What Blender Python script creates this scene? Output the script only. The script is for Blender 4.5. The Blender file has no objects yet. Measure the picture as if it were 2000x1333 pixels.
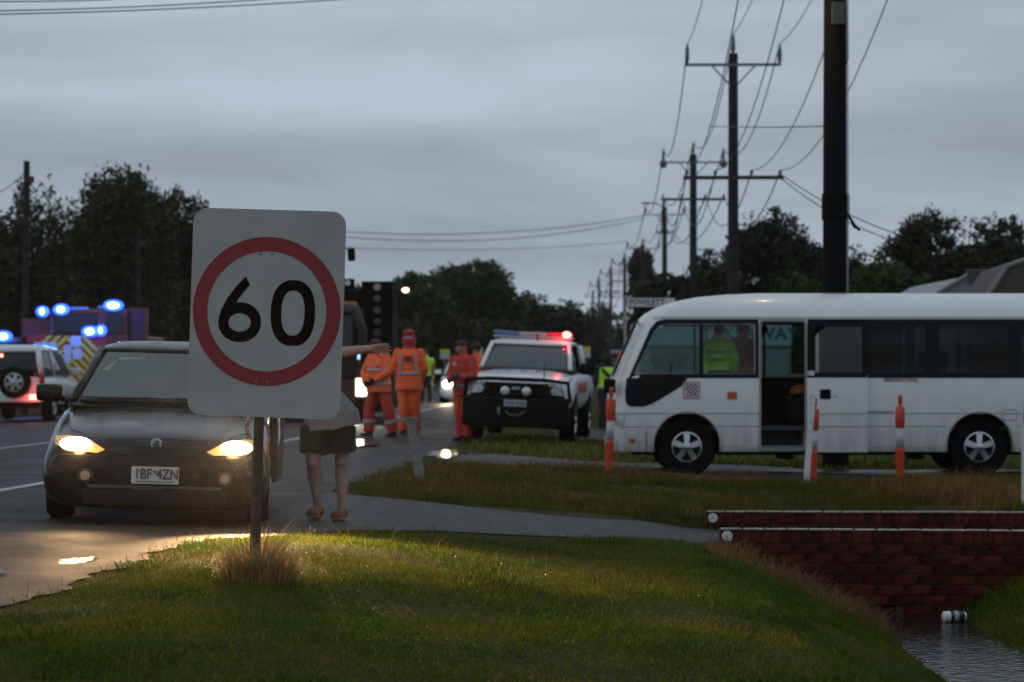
import bpy, bmesh, math, random
import numpy as np
from mathutils import Vector, Matrix, Euler
from mathutils.bvhtree import BVHTree
from mathutils.geometry import delaunay_2d_cdt
R = math.radians
random.seed(5); rng = np.random.default_rng(5)
scene = bpy.context.scene
C = scene.collection

# ---------------------------------------------------------------- camera
FPX, HZ, CAMZ = 5000.0, 715.0, 1.3          # focal length in photo pixels, horizon row, eye height
cd = bpy.data.cameras.new('camera'); cam = bpy.data.objects.new('camera', cd); C.objects.link(cam)
cam.location = (0, 0, CAMZ); cam.rotation_euler = (R(90), 0, 0)
cd.sensor_width = 36.0; cd.lens = 90.0; cd.shift_y = (HZ-666.5)/2000.0
cd.clip_start = 0.5; cd.clip_end = 6000
cd.dof.use_dof = True; cd.dof.focus_distance = 15.2; cd.dof.aperture_fstop = 4.0
scene.camera = cam
def P(px, py, d):
    return Vector(((px-1000)/FPX*d, d, CAMZ-(py-HZ)/FPX*d))

# ---------------------------------------------------------------- sky, sun, exposure
SUN_EL, SUN_ROT = R(2.0), R(250)
w = bpy.data.worlds.new('World'); scene.world = w; w.use_nodes = True
nt = w.node_tree; nt.nodes.clear()
def N(t, **k):
    n = nt.nodes.new(t)
    for a, b in k.items(): setattr(n, a, b)
    return n
sky = N('ShaderNodeTexSky', sky_type='NISHITA'); sky.sun_disc = False
sky.sun_elevation = SUN_EL; sky.sun_rotation = SUN_ROT; sky.air_density = 1.4; sky.dust_density = 2.0
tc = N('ShaderNodeTexCoord')
mp = N('ShaderNodeMapping'); mp.inputs['Scale'].default_value = (3.2, 3.2, 20); mp.inputs['Location'].default_value = (3.1, 0.4, 1.7)
nt.links.new(tc.outputs['Generated'], mp.inputs['Vector'])
nz = N('ShaderNodeTexNoise'); nz.inputs['Scale'].default_value = 1.0; nz.inputs['Detail'].default_value = 5; nz.inputs['Roughness'].default_value = 0.5
nz.inputs['Distortion'].default_value = 0.25
nt.links.new(mp.outputs[0], nz.inputs['Vector'])
cr = N('ShaderNodeValToRGB')
cr.color_ramp.elements[0].position = 0.34; cr.color_ramp.elements[0].color = (0.218, 0.260, 0.306, 1)
cr.color_ramp.elements[1].position = 0.66; cr.color_ramp.elements[1].color = (0.365, 0.440, 0.510, 1)
nt.links.new(nz.outputs['Fac'], cr.inputs[0])
skm = N('ShaderNodeVectorMath', operation='SCALE'); skm.inputs['Scale'].default_value = 0.08
nt.links.new(sky.outputs[0], skm.inputs[0])
mx = N('ShaderNodeMix', data_type='RGBA'); mx.inputs[0].default_value = 0.90
nt.links.new(skm.outputs[0], mx.inputs[6]); nt.links.new(cr.outputs[0], mx.inputs[7])
bg = N('ShaderNodeBackground'); bg.inputs['Strength'].default_value = 1.0
nt.links.new(mx.outputs[2], bg.inputs[0])
nt.links.new(bg.outputs[0], N('ShaderNodeOutputWorld').inputs[0])
sl = bpy.data.lights.new('sun', 'SUN'); sl.energy = 0.12; sl.angle = R(30); sl.color = (1, 0.93, 0.86)
so = bpy.data.objects.new('sun', sl); C.objects.link(so)
so.rotation_euler = Vector((math.sin(SUN_ROT)*-1, -math.cos(SUN_ROT), -math.tan(R(25)))).to_track_quat('-Z', 'Y').to_euler()
vs = scene.view_settings; vs.view_transform = 'Standard'; vs.look = 'None'; vs.exposure = 0.48; vs.gamma = 1.0; vs.use_curve_mapping = False
scene.cycles.use_denoising = True
scene.cycles.max_bounces = 7; scene.cycles.transparent_max_bounces = 12; scene.cycles.caustics_reflective = False; scene.cycles.caustics_refractive = False
scene.cycles.sample_clamp_indirect = 6

# ---------------------------------------------------------------- materials
MATS = {}
def mat(name, col=(0.5,0.5,0.5), rough=0.6, metal=0.0, var=0.0, vscale=8.0, bump=0.0, bscale=60.0, spec=0.5, emit=None, estr=0.0, coat=0.0, island=0.0, col2=None, rvar=0.0, alpha=1.0, bdist=0.02):
    if name in MATS: return MATS[name]
    m = bpy.data.materials.new(name); m.use_nodes = True; t = m.node_tree
    b = t.nodes['Principled BSDF']
    b.inputs['Base Color'].default_value = (*col, 1); b.inputs['Roughness'].default_value = rough; b.inputs['Metallic'].default_value = metal
    b.inputs['Specular IOR Level'].default_value = spec; b.inputs['Coat Weight'].default_value = coat; b.inputs['Coat Roughness'].default_value = 0.08
    if emit: b.inputs['Emission Color'].default_value = (*emit, 1); b.inputs['Emission Strength'].default_value = estr
    c = None
    if var > 0 or col2 or rvar > 0 or bump > 0:
        tcn = t.nodes.new('ShaderNodeTexCoord')
    if var > 0 or col2:
        n = t.nodes.new('ShaderNodeTexNoise'); n.inputs['Scale'].default_value = vscale; n.inputs['Detail'].default_value = 6; n.inputs['Roughness'].default_value = 0.65
        t.links.new(tcn.outputs['Object'], n.inputs['Vector'])
        rp = t.nodes.new('ShaderNodeValToRGB'); e = rp.color_ramp.elements
        e[0].position = 0.35; e[1].position = 0.65
        a = col if col2 else tuple(v*(1-var) for v in col); z = col2 if col2 else tuple(min(1, v*(1+var)) for v in col)
        e[0].color = (*a, 1); e[1].color = (*z, 1)
        t.links.new(n.outputs['Fac'], rp.inputs[0]); c = rp.outputs[0]
        t.links.new(c, b.inputs['Base Color'])
        if rvar > 0:
            mr = t.nodes.new('ShaderNodeMapRange'); mr.inputs['To Min'].default_value = max(0.02, rough-rvar); mr.inputs['To Max'].default_value = rough+rvar
            mr.inputs['From Min'].default_value = 0.3; mr.inputs['From Max'].default_value = 0.7
            t.links.new(n.outputs['Fac'], mr.inputs[0]); t.links.new(mr.outputs[0], b.inputs['Roughness'])
    if island > 0:
        g = t.nodes.new('ShaderNodeNewGeometry'); h = t.nodes.new('ShaderNodeHueSaturation')
        mr = t.nodes.new('ShaderNodeMapRange'); mr.inputs['To Min'].default_value = 1-island; mr.inputs['To Max'].default_value = 1+island
        t.links.new(g.outputs['Random Per Island'], mr.inputs[0]); t.links.new(mr.outputs[0], h.inputs['Value'])
        if c is not None: t.links.new(c, h.inputs['Color'])
        else: h.inputs['Color'].default_value = (*col, 1)
        t.links.new(h.outputs[0], b.inputs['Base Color'])
    if bump > 0:
        n2 = t.nodes.new('ShaderNodeTexNoise'); n2.inputs['Scale'].default_value = bscale; n2.inputs['Detail'].default_value = 4
        t.links.new(tcn.outputs['Object'], n2.inputs['Vector'])
        bp = t.nodes.new('ShaderNodeBump'); bp.inputs['Strength'].default_value = bump; bp.inputs['Distance'].default_value = bdist
        t.links.new(n2.outputs['Fac'], bp.inputs['Height']); t.links.new(bp.outputs[0], b.inputs['Normal'])
    MATS[name] = m; return m
def glass(name, tint=(0.5,0.6,0.6), rough=0.03, gloss=1.0):
    if name in MATS: return MATS[name]
    m = bpy.data.materials.new(name); m.use_nodes = True; t = m.node_tree; t.nodes.clear()
    o = t.nodes.new('ShaderNodeOutputMaterial'); mxs = t.nodes.new('ShaderNodeMixShader')
    tr = t.nodes.new('ShaderNodeBsdfTransparent'); tr.inputs[0].default_value = (*tint, 1)
    gl = t.nodes.new('ShaderNodeBsdfGlossy'); gl.inputs['Roughness'].default_value = rough; gl.inputs[0].default_value = (gloss, gloss, gloss, 1)
    fr = t.nodes.new('ShaderNodeFresnel'); fr.inputs[0].default_value = 1.5
    t.links.new(fr.outputs[0], mxs.inputs[0]); t.links.new(tr.outputs[0], mxs.inputs[1]); t.links.new(gl.outputs[0], mxs.inputs[2]); t.links.new(mxs.outputs[0], o.inputs[0])
    MATS[name] = m; return m
def leafy(m, amt=0.45):
    """let light through thin blades and leaves"""
    t = m.node_tree; b = t.nodes['Principled BSDF']; o = [n for n in t.nodes if n.type == 'OUTPUT_MATERIAL'][0]
    tr = t.nodes.new('ShaderNodeBsdfTranslucent'); mxs = t.nodes.new('ShaderNodeMixShader'); mxs.inputs[0].default_value = amt
    l = b.inputs['Base Color'].links
    if l: t.links.new(l[0].from_socket, tr.inputs[0])
    else: tr.inputs[0].default_value = b.inputs['Base Color'].default_value
    t.links.new(b.outputs[0], mxs.inputs[1]); t.links.new(tr.outputs[0], mxs.inputs[2]); t.links.new(mxs.outputs[0], o.inputs[0]); return m
def emis(name, col, s):
    if name in MATS: return MATS[name]
    m = bpy.data.materials.new(name); m.use_nodes = True; t = m.node_tree
    b = t.nodes['Principled BSDF']; b.inputs['Base Color'].default_value = (*[v*0.5 for v in col], 1)
    b.inputs['Emission Color'].default_value = (*col, 1); b.inputs['Emission Strength'].default_value = s
    MATS[name] = m; return m

# ---------------------------------------------------------------- object helpers
def tag(o, label, cat, group=None, kind=None):
    if label: o['label'] = label
    if cat: o['category'] = cat
    if group: o['group'] = group
    if kind: o['kind'] = kind
    return o
def thing(name, label, cat, loc=(0,0,0), rot=(0,0,0), group=None):
    o = bpy.data.objects.new(name, None); C.objects.link(o); o.empty_display_size = 0.2
    o.location = loc; o.rotation_euler = rot
    return tag(o, label, cat, group)
def add(name, mesh, m=None, parent=None, smooth=False):
    if m is not None:
        mesh.materials.clear()
        for q in (m if isinstance(m, (list, tuple)) else [m]): mesh.materials.append(q)
    o = bpy.data.objects.new(name, mesh); C.objects.link(o)
    if parent is not None: o.parent = parent
    if smooth: mesh.polygons.foreach_set('use_smooth', [True]*len(mesh.polygons))
    return o
def copy_tree(o, parent=None):
    c = o.copy(); C.objects.link(c); c.parent = parent
    for ch in list(o.children): copy_tree(ch, c)
    return c
def point_lamp(name, loc, col, energy, radius=0.06, parent=None, kind='POINT', target=None, spot=None, blend=0.5):
    l = bpy.data.lights.new(name, kind); l.color = col; l.energy = energy; l.shadow_soft_size = radius
    o = bpy.data.objects.new(name, l); C.objects.link(o); o.location = loc
    if parent is not None: o.parent = parent
    if kind == 'SPOT':
        l.spot_size = spot; l.spot_blend = blend
        o.rotation_euler = (Vector(target)-Vector(loc)).to_track_quat('-Z', 'Y').to_euler()
    return o

class MB:
    """collects vertices and faces; build() links them as one mesh object"""
    def __init__(s): s.v = []; s.f = []; s.mi = []; s.cur = 0
    def _a(s, vs, fs):
        b = len(s.v); s.v += [tuple(q) for q in vs]; s.f += [tuple(i+b for i in f) for f in fs]; s.mi += [s.cur]*len(fs); return s
    def box(s, c, size, rot=None, bev=0.0):
        x, y, z = (q/2 for q in size); M = (Euler(rot).to_matrix() if rot is not None else Matrix.Identity(3))
        if bev <= 0:
            vs = [Vector((sx*x, sy*y, sz*z)) for sx in (-1,1) for sy in (-1,1) for sz in (-1,1)]
            fs = [(0,1,3,2),(4,6,7,5),(0,4,5,1),(2,3,7,6),(0,2,6,4),(1,5,7,3)]
        else:
            bm = bmesh.new(); bmesh.ops.create_cube(bm, size=1)
            for q in bm.verts: q.co = Vector((q.co.x*2*x, q.co.y*2*y, q.co.z*2*z))
            bmesh.ops.bevel(bm, geom=bm.edges[:], offset=bev, segments=2, affect='EDGES', profile=0.6)
            bm.verts.index_update(); vs = [q.co.copy() for q in bm.verts]; fs = [tuple(v.index for v in f.verts) for f in bm.faces]; bm.free()
        return s._a([M @ q + Vector(c) for q in vs], fs)
    def tube(s, pts, r, seg=8, caps=True, flat=1.0):
        pts = [Vector(p) for p in pts]; n = len(pts); rs = r if isinstance(r, (list, tuple)) else [r]*n
        vs = []; up = None
        for i, p in enumerate(pts):
            d = (pts[min(i+1, n-1)]-pts[max(i-1, 0)]).normalized()
            if up is None: up = d.orthogonal().normalized()
            else:
                up = up-d*up.dot(d); up = up.normalized() if up.length > 1e-6 else d.orthogonal().normalized()
            q = d.cross(up)
            for k in range(seg):
                a = 2*math.pi*k/seg; vs.append(p+up*math.cos(a)*rs[i]+q*math.sin(a)*rs[i]*flat)
        fs = [(i*seg+k, i*seg+(k+1) % seg, (i+1)*seg+(k+1) % seg, (i+1)*seg+k) for i in range(n-1) for k in range(seg)]
        if caps: fs += [tuple(range(seg))[::-1], tuple((n-1)*seg+k for k in range(seg))]
        return s._a(vs, fs)
    def lathe(s, prof, axis='z', c=(0,0,0), seg=24, caps=True):
        vs = []
        for r, h in prof:
            for k in range(seg):
                a = 2*math.pi*k/seg; x, y = r*math.cos(a), r*math.sin(a)
                q = (x, y, h) if axis == 'z' else ((h, x, y) if axis == 'x' else (x, h, y))
                vs.append(Vector(q)+Vector(c))
        n = len(prof)
        fs = [(i*seg+k, i*seg+(k+1) % seg, (i+1)*seg+(k+1) % seg, (i+1)*seg+k) for i in range(n-1) for k in range(seg)]
        if caps: fs += [tuple(range(seg))[::-1], tuple((n-1)*seg+k for k in range(seg))]
        return s._a(vs, fs)
    def prism(s, poly, axis, a, b):
        """poly of 2-D points extruded along axis from a to b; axis y: (x,z), axis x: (y,z), axis z: (x,y)"""
        n = len(poly)
        def q(p, h): return (p[0], h, p[1]) if axis == 'y' else ((h, p[0], p[1]) if axis == 'x' else (p[0], p[1], h))
        vs = [q(p, a) for p in poly]+[q(p, b) for p in poly]
        return s._a(vs, [tuple(range(n))[::-1], tuple(range(n, 2*n))]+[(i, (i+1) % n, n+(i+1) % n, n+i) for i in range(n)])
    def ring(s, outer, inner, y0, y1):
        """closed strip between two outlines with as many points (x,z), thick from y0 to y1"""
        n = len(outer)
        vs = [(p[0], y, p[1]) for y in (y0, y1) for L in (outer, inner) for p in L]
        fs = []
        for i in range(n):
            j = (i+1) % n
            fs += [(i, j, n+j, n+i), (2*n+i, 3*n+i, 3*n+j, 2*n+j), (i, 2*n+i, 2*n+j, j), (n+i, n+j, 3*n+j, 3*n+i)]
        return s._a(vs, fs)
    def ell(s, c, r, seg=12, rings=8, rot=None):
        M = (Euler(rot).to_matrix() if rot is not None else Matrix.Identity(3)); vs = [M @ Vector((0, 0, -r[2]))+Vector(c)]
        for i in range(1, rings):
            t = -math.pi/2+math.pi*i/rings
            for k in range(seg):
                a = 2*math.pi*k/seg; vs.append(M @ Vector((r[0]*math.cos(t)*math.cos(a), r[1]*math.cos(t)*math.sin(a), r[2]*math.sin(t)))+Vector(c))
        vs.append(M @ Vector((0, 0, r[2]))+Vector(c)); L = len(vs)-1; fs = [(0, 1+(k+1) % seg, 1+k) for k in range(seg)]
        for i in range(rings-2):
            fs += [(1+i*seg+k, 1+i*seg+(k+1) % seg, 1+(i+1)*seg+(k+1) % seg, 1+(i+1)*seg+k) for k in range(seg)]
        fs += [(L, L-seg+k, L-seg+(k+1) % seg) for k in range(seg)]
        return s._a(vs, fs)
    def mesh(s, name='m'):
        me = bpy.data.meshes.new(name); me.from_pydata(s.v, [], s.f)
        if any(s.mi): me.polygons.foreach_set('material_index', s.mi)
        me.validate(); me.update(); bm = bmesh.new(); bm.from_mesh(me); bmesh.ops.recalc_face_normals(bm, faces=bm.faces); bm.to_mesh(me); bm.free()
        return me
    def build(s, name, m, parent=None, smooth=False, angle=None):
        me = s.mesh(name); o = add(name, me, m, parent, smooth or angle is not None)
        if angle is not None: me.set_sharp_from_angle(angle=R(angle))
        return o
def baked(o):
    """the object's mesh with its modifiers applied; the object is dropped"""
    dg = bpy.context.evaluated_depsgraph_get(); dg.update()
    me = bpy.data.meshes.new_from_object(o.evaluated_get(dg)); 
    bpy.data.objects.remove(o, do_unlink=True); return me
def boolean(me, cutters, mode='DIFFERENCE'):
    o = add('work', me); cs = []
    for c in cutters:
        q = add('cutter', c); cs.append(q); md = o.modifiers.new('b', 'BOOLEAN'); md.object = q; md.operation = mode; md.solver = 'EXACT'
    r = baked(o)
    for q in cs: bpy.data.objects.remove(q, do_unlink=True)
    return r
def subsurf(me, lv=2):
    o = add('work', me); md = o.modifiers.new('s', 'SUBSURF'); md.levels = lv; md.render_levels = lv
    return baked(o)
def remesh(mb, voxel, smooth=4):
    o = add('work', mb.mesh()); md = o.modifiers.new('r', 'REMESH'); md.mode = 'VOXEL'; md.voxel_size = voxel
    if smooth: md = o.modifiers.new('s', 'SMOOTH'); md.iterations = smooth; md.factor = 0.5
    return baked(o)
def text_mesh(txt, size, ext=0.002, align='CENTER', bold=0.0, space=1.0):
    cu = bpy.data.curves.new('t', 'FONT'); cu.body = txt; cu.size = size; cu.extrude = ext; cu.align_x = align; cu.align_y = 'CENTER'; cu.offset = bold; cu.space_character = space
    cu.resolution_u = 3
    return baked(add('work', cu))
def text(name, txt, size, m, parent, loc, rot=(R(90),0,0), ext=0.002, bold=0.0, sx=1.0, space=1.0):
    me = text_mesh(txt, size, ext, bold=bold, space=space); me.transform(Matrix.Diagonal((sx, 1, 1, 1)))
    o = add(name, me, m, parent); o.location = loc; o.rotation_euler = rot; return o
def bvh(me): 
    bm = bmesh.new(); bm.from_mesh(me); t = BVHTree.FromBMesh(bm); bm.free(); return t
def patch(poly, tree, dirn, plane, off=0.004, grid=0.04, start=-20.0):
    """2-D outline filled with small triangles and laid on a surface: plane 'xz' seen along y, 'yz' seen along x, 'xy' seen along z; returns a mesh"""
    pts = [Vector(p) for p in poly]; n = len(pts); dense = []
    for i in range(n):
        a, b = pts[i], pts[(i+1) % n]; k = max(1, int((b-a).length/grid))
        dense += [a.lerp(b, j/k) for j in range(k)]
    xs = [p.x for p in dense]; ys = [p.y for p in dense]
    extra = []
    x = min(xs)+grid/2
    while x < max(xs):
        y = min(ys)+grid/2
        while y < max(ys):
            ins = False; j = n-1
            for i in range(n):
                if (pts[i].y > y) != (pts[j].y > y) and x < (pts[j].x-pts[i].x)*(y-pts[i].y)/(pts[j].y-pts[i].y)+pts[i].x: ins = not ins
                j = i
            if ins and min((Vector((x, y))-q).length for q in dense) > grid*0.4: extra.append(Vector((x, y)))
            y += grid
        x += grid
    m = len(dense)
    vo, eo, fo, *_ = delaunay_2d_cdt(dense+extra, [(i, (i+1) % m) for i in range(m)], [list(range(m))], 1, 1e-6)
    ax = {'xz': 1, 'yz': 0, 'xy': 2}[plane]; out = []
    for p in vo:
        o3 = [0, 0, 0]; o3[ax] = start if dirn > 0 else -start
        k = [i for i in range(3) if i != ax]; o3[k[0]], o3[k[1]] = p.x, p.y
        d3 = Vector((0, 0, 0)); d3[ax] = dirn
        h = tree.ray_cast(Vector(o3), d3)
        if h[0] is None:
            h = tree.find_nearest(Vector(o3) - d3*(0 if ax == 9 else 0))
            q = Vector(o3); q[ax] = h[0][ax]; out.append(q-d3*off)
        else: out.append(h[0]-d3*off)
    me = bpy.data.meshes.new('patch'); me.from_pydata([tuple(q) for q in out], [], [tuple(f) for f in fo]); me.update()
    return me
def rrect(x0, z0, x1, z1, r, k=4):
    out = []
    for cx, cz, a0 in ((x1-r, z1-r, 0), (x0+r, z1-r, 90), (x0+r, z0+r, 180), (x1-r, z0+r, 270)):
        for i in range(k+1):
            a = R(a0+90*i/k); out.append((cx+r*math.cos(a), cz+r*math.sin(a)))
    return out
# ================================================================ ground, road, driveway, drain
WALL_N, WALL_F = 21.7, 25.0          # faces of the two culvert headwalls
def xedge(y):
    y = np.asarray(y, float)
    return np.where(y < 42, -3.6+0.066*y, -0.828+0.03*(y-42))
def sstep(a, b, x):
    t = np.clip((x-a)/(b-a), 0, 1); return t*t*(3-2*t)
def gz(x, y):
    x = np.asarray(x, float); y = np.asarray(y, float)
    e = x-xedge(y)
    road = np.where(e > -4, -0.026*e, 0.104+0.02*(e+4)); road = np.maximum(road, -0.3)
    v = np.interp(e, [0, 1, 3, 4, 6, 60], [0, -0.03, -0.15, -0.20, -0.24, -0.26])
    z = np.where(e < 0, road, v)
    z = z+0.07*np.exp(-((x+1.2)/1.2)**2)*np.exp(-((y-14.5)/4.0)**2)*sstep(0, 0.8, e)
    und = 0.02*np.sin(x*1.7+y*0.9)+0.015*np.sin(y*2.1-x*0.8)
    z = z+und*sstep(0.2, 1.2, e)*np.where((y > 21.4) & (y < 25.3), 0.15, 1)
    xd = x-(3.5+0.03*(y-21))
    dz = np.interp(xd, [-2.1, -1.7, -0.55, -0.35, 0.05, 0.25, 1.4], [0, -0.05, -0.56, -0.70, -0.70, -0.58, 0])
    k = np.where(y < WALL_N+0.12, 1.0, np.where(y < WALL_F+0.1, 0.0, 1-sstep(27.5, 31, y)))
    k = np.where(y < 4, 0, k)
    z = z-0.11*sstep(0.9, 1.75, x)*((y > WALL_N+0.11) & (y < WALL_F+0.09))
    return z+dz*k
xs = np.unique(np.concatenate([np.linspace(-900, -60, 22), np.linspace(-60, -8, 40), np.arange(-8, 9, 0.16), np.linspace(9, 60, 40), np.linspace(60, 900, 22)]))
ys = np.unique(np.concatenate([np.linspace(-30, 6, 10), np.arange(6, 21.7, 0.2), [21.80, 21.84], np.arange(22, 25.0, 0.25), [25.06, 25.12], np.arange(25.4, 50, 0.3), np.linspace(50, 120, 60), np.linspace(125, 3000, 50)]))
XX, YY = np.meshgrid(xs, ys); ZZ = gz(XX, YY)
far = np.clip((YY-200)/1500, 0, 1); ZZ = ZZ + 22*far**1.3*np.exp(-((XX-120)/500)**2)
nx, ny = len(xs), len(ys)
idx = np.arange(nx*ny).reshape(ny, nx)
F = np.stack([idx[:-1,:-1], idx[:-1,1:], idx[1:,1:], idx[1:,:-1]], -1).reshape(-1, 4)
def np_mesh(name, V, F):
    me = bpy.data.meshes.new(name); V = np.asarray(V, np.float32); F = np.asarray(F, np.int32); k = F.shape[1]
    me.vertices.add(len(V)); me.vertices.foreach_set('co', V.ravel())
    me.loops.add(F.size); me.loops.foreach_set('vertex_index', F.ravel())
    me.polygons.add(len(F)); me.polygons.foreach_set('loop_start', np.arange(0, F.size, k, dtype=np.int32)); me.polygons.foreach_set('loop_total', np.full(len(F), k, np.int32))
    me.update(calc_edges=True); return me
M_soil = mat('soil', (0.030, 0.034, 0.012), 0.9, var=0.5, vscale=2.2, bump=0.8, bscale=25, col2=(0.070, 0.050, 0.022), spec=0.05)
g = add('ground', np_mesh('ground', np.stack([XX, YY, ZZ], -1).reshape(-1, 3), F), M_soil, smooth=True); g['kind'] = 'structure'
def sheet(name, m, left, right, y0, y1, lift, dy=0.25, nx=14, wob=0.0):
    """a strip lying on the ground between two x limits given as functions of y"""
    ya = np.arange(y0, y1+1e-6, dy); V = []
    for y in ya:
        a, b = left(y), right(y)
        if wob: b = b+wob*(math.sin(y*3.1)+0.6*math.sin(y*7.7+1)+0.4*math.sin(y*17)); 
        for i in range(nx):
            x = a+(b-a)*i/(nx-1); V.append((x, y, float(gz(x, y))+lift))
    i = np.arange(len(ya)*nx).reshape(-1, nx)
    o = add(name, np_mesh(name, V, np.stack([i[:-1,:-1], i[:-1,1:], i[1:,1:], i[1:,:-1]], -1).reshape(-1, 4)), m, smooth=True); o['kind'] = 'structure'; return o
# wet asphalt: grainy, with smoother wet patches that mirror the sky and the lamps
M_road = mat('wet_asphalt', (0.022, 0.022, 0.024), 0.60, var=0.35, vscale=1.1, rvar=0.14, bump=1.0, bscale=75, bdist=0.02, spec=0.28)
ye = lambda y: float(xedge(y))
sheet('road', M_road, lambda y: ye(y)-13, lambda y: ye(y), 4, 60, 0.012, 0.12, 30, wob=0.05)
sheet('road', M_road, lambda y: ye(y)-13, lambda y: ye(y), 60.2, 400, 0.012, 4, 14)
M_line = mat('road_paint', (0.42, 0.42, 0.40), 0.5, var=0.4, vscale=14)
sheet('edge_line', M_line, lambda y: ye(y)-3.05+(0.012*(y-25)), lambda y: ye(y)-2.93+(0.012*(y-25)), 12, 140, 0.018, 0.5, 2)
sheet('centre_line', M_line, lambda y: ye(y)-6.6, lambda y: ye(y)-6.48, 20, 140, 0.018, 0.5, 2)
def hit(px, py):
    d_ = 15.0
    while d_ < 45 and CAMZ-(py-HZ)/FPX*d_ > float(gz((px-1000)/FPX*d_, d_)): d_ += 0.03
    return (px-1000)/FPX*d_, d_
DN = sorted([hit(*q) for q in ((560, 1048), (640, 1040), (720, 1037), (850, 1038), (1000, 1046), (1150, 1053))])+[(1.2, 21.72), (1.75, 21.86), (9, 21.86)]
DF = sorted([hit(*q) for q in ((690, 968), (770, 977), (900, 990), (1000, 1002), (1100, 1011), (1200, 1018), (1300, 1023))])+[(1.9, 24.9), (9, 24.9)]
DF = [(-2.7, DF[0][1]+1.2)]+[q for q in DF]; DN = [(-2.9, DN[0][1]-1.0)]+DN
def dnear(x): return np.interp(x, [q[0] for q in DN], [q[1] for q in DN])
def dfar(x): return np.interp(x, [q[0] for q in DF], [q[1] for q in DF])
# the driveway of compacted wet gravel from the road to the culvert
M_gravel = mat('wet_gravel', (0.034, 0.034, 0.035), 0.6, var=0.5, vscale=9, rvar=0.2, bump=1.0, bscale=45, spec=0.35, bdist=0.03)
def dw(name, m, near, farr, x0, x1, lift, n=10, dx=0.2):
    xa = np.arange(x0, x1+1e-6, dx); V = []
    for x in xa:
        a, b = near(x), farr(x)
        for i in range(n):
            y = a+(b-a)*i/(n-1); V.append((x, y, float(gz(x, min(max(y, 21.85) if x > 1.0 else y, 99)))+lift))
    i = np.arange(len(xa)*n).reshape(-1, n)
    o = add(name, np_mesh(name, V, np.stack([i[:-1,:-1], i[1:,:-1], i[1:,1:], i[:-1,1:]], -1).reshape(-1, 4)), m, smooth=True); o['kind'] = 'structure'; return o
dw('driveway', M_gravel, lambda x: dnear(x)-0.05, lambda x: dfar(x)+0.03*math.sin(x*6+1), -2.6, 9, 0.010)
# gravel track in front of and under the bus
dw('gravel_track', mat('track_gravel', (0.040, 0.038, 0.036), 0.6, var=0.5, vscale=3, rvar=0.25, bump=0.9, bscale=50), lambda x: 34.1+0.08*math.sin(x*2), lambda x: 37.9+0.1*math.sin(x*1.7), -1.0, 14, 0.014)
dw('side_road', M_road, lambda x: 48.0, lambda x: 56.0, 1.0, 40, 0.015, dx=0.5)
# drain water, puddles
M_water = mat('drain_water', (0.014, 0.015, 0.014), 0.10, bump=0.5, bscale=11, spec=0.7, bdist=0.04)
V = []; ya = np.arange(8, 21.7, 0.3)
for y in ya:
    c = 3.5+0.03*(y-21)
    V += [(c-0.75, y, -0.80), (c+0.95, y, -0.80)]
wq = [(2*i, 2*i+1, 2*i+3, 2*i+2) for i in range(len(ya)-1)]
o = add('drain_water', np_mesh('drain_water', V, wq), M_water); o['kind'] = 'structure'
M_pud = mat('puddle_water', (0.015, 0.015, 0.016), 0.10, spec=0.8, bump=0.5, bscale=14, bdist=0.03)
def puddle(cx, cy, rx, ry, lift=0.02, seed=0):
    r_ = random.Random(seed); pts = []
    ph = [r_.uniform(0, 6) for _ in range(4)]
    for k in range(120):
        a = 2*math.pi*k/120; q = 1+0.25*math.sin(2*a+ph[0])+0.15*math.sin(3*a+ph[1])+0.12*math.sin(7*a+ph[2])+0.08*math.sin(13*a+ph[3])+0.06*math.sin(29*a)
        pts.append((cx+rx*q*math.cos(a), cy+ry*q*math.sin(a)))
    z = max(float(gz(*p)) for p in pts[::8])
    me = bpy.data.meshes.new('puddle'); me.from_pydata([(p[0], p[1], z+lift) for p in pts], [], [tuple(range(120))]); me.update()
    o = add('puddle', me, M_pud); o['kind'] = 'structure'
puddle(-2.85, 16.75, 0.085, 0.30, 0.015, 1); puddle(-0.93, 37.6, 0.30, 1.5, 0.022, 2); puddle(-3.35, 15.6, 0.2, 0.3, 0.016, 4)
puddle(-2.6, 41, 0.5, 1.4, 0.016, 5); puddle(5.6, 36.2, 1.6, 0.45, 0.02, 8)

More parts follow.
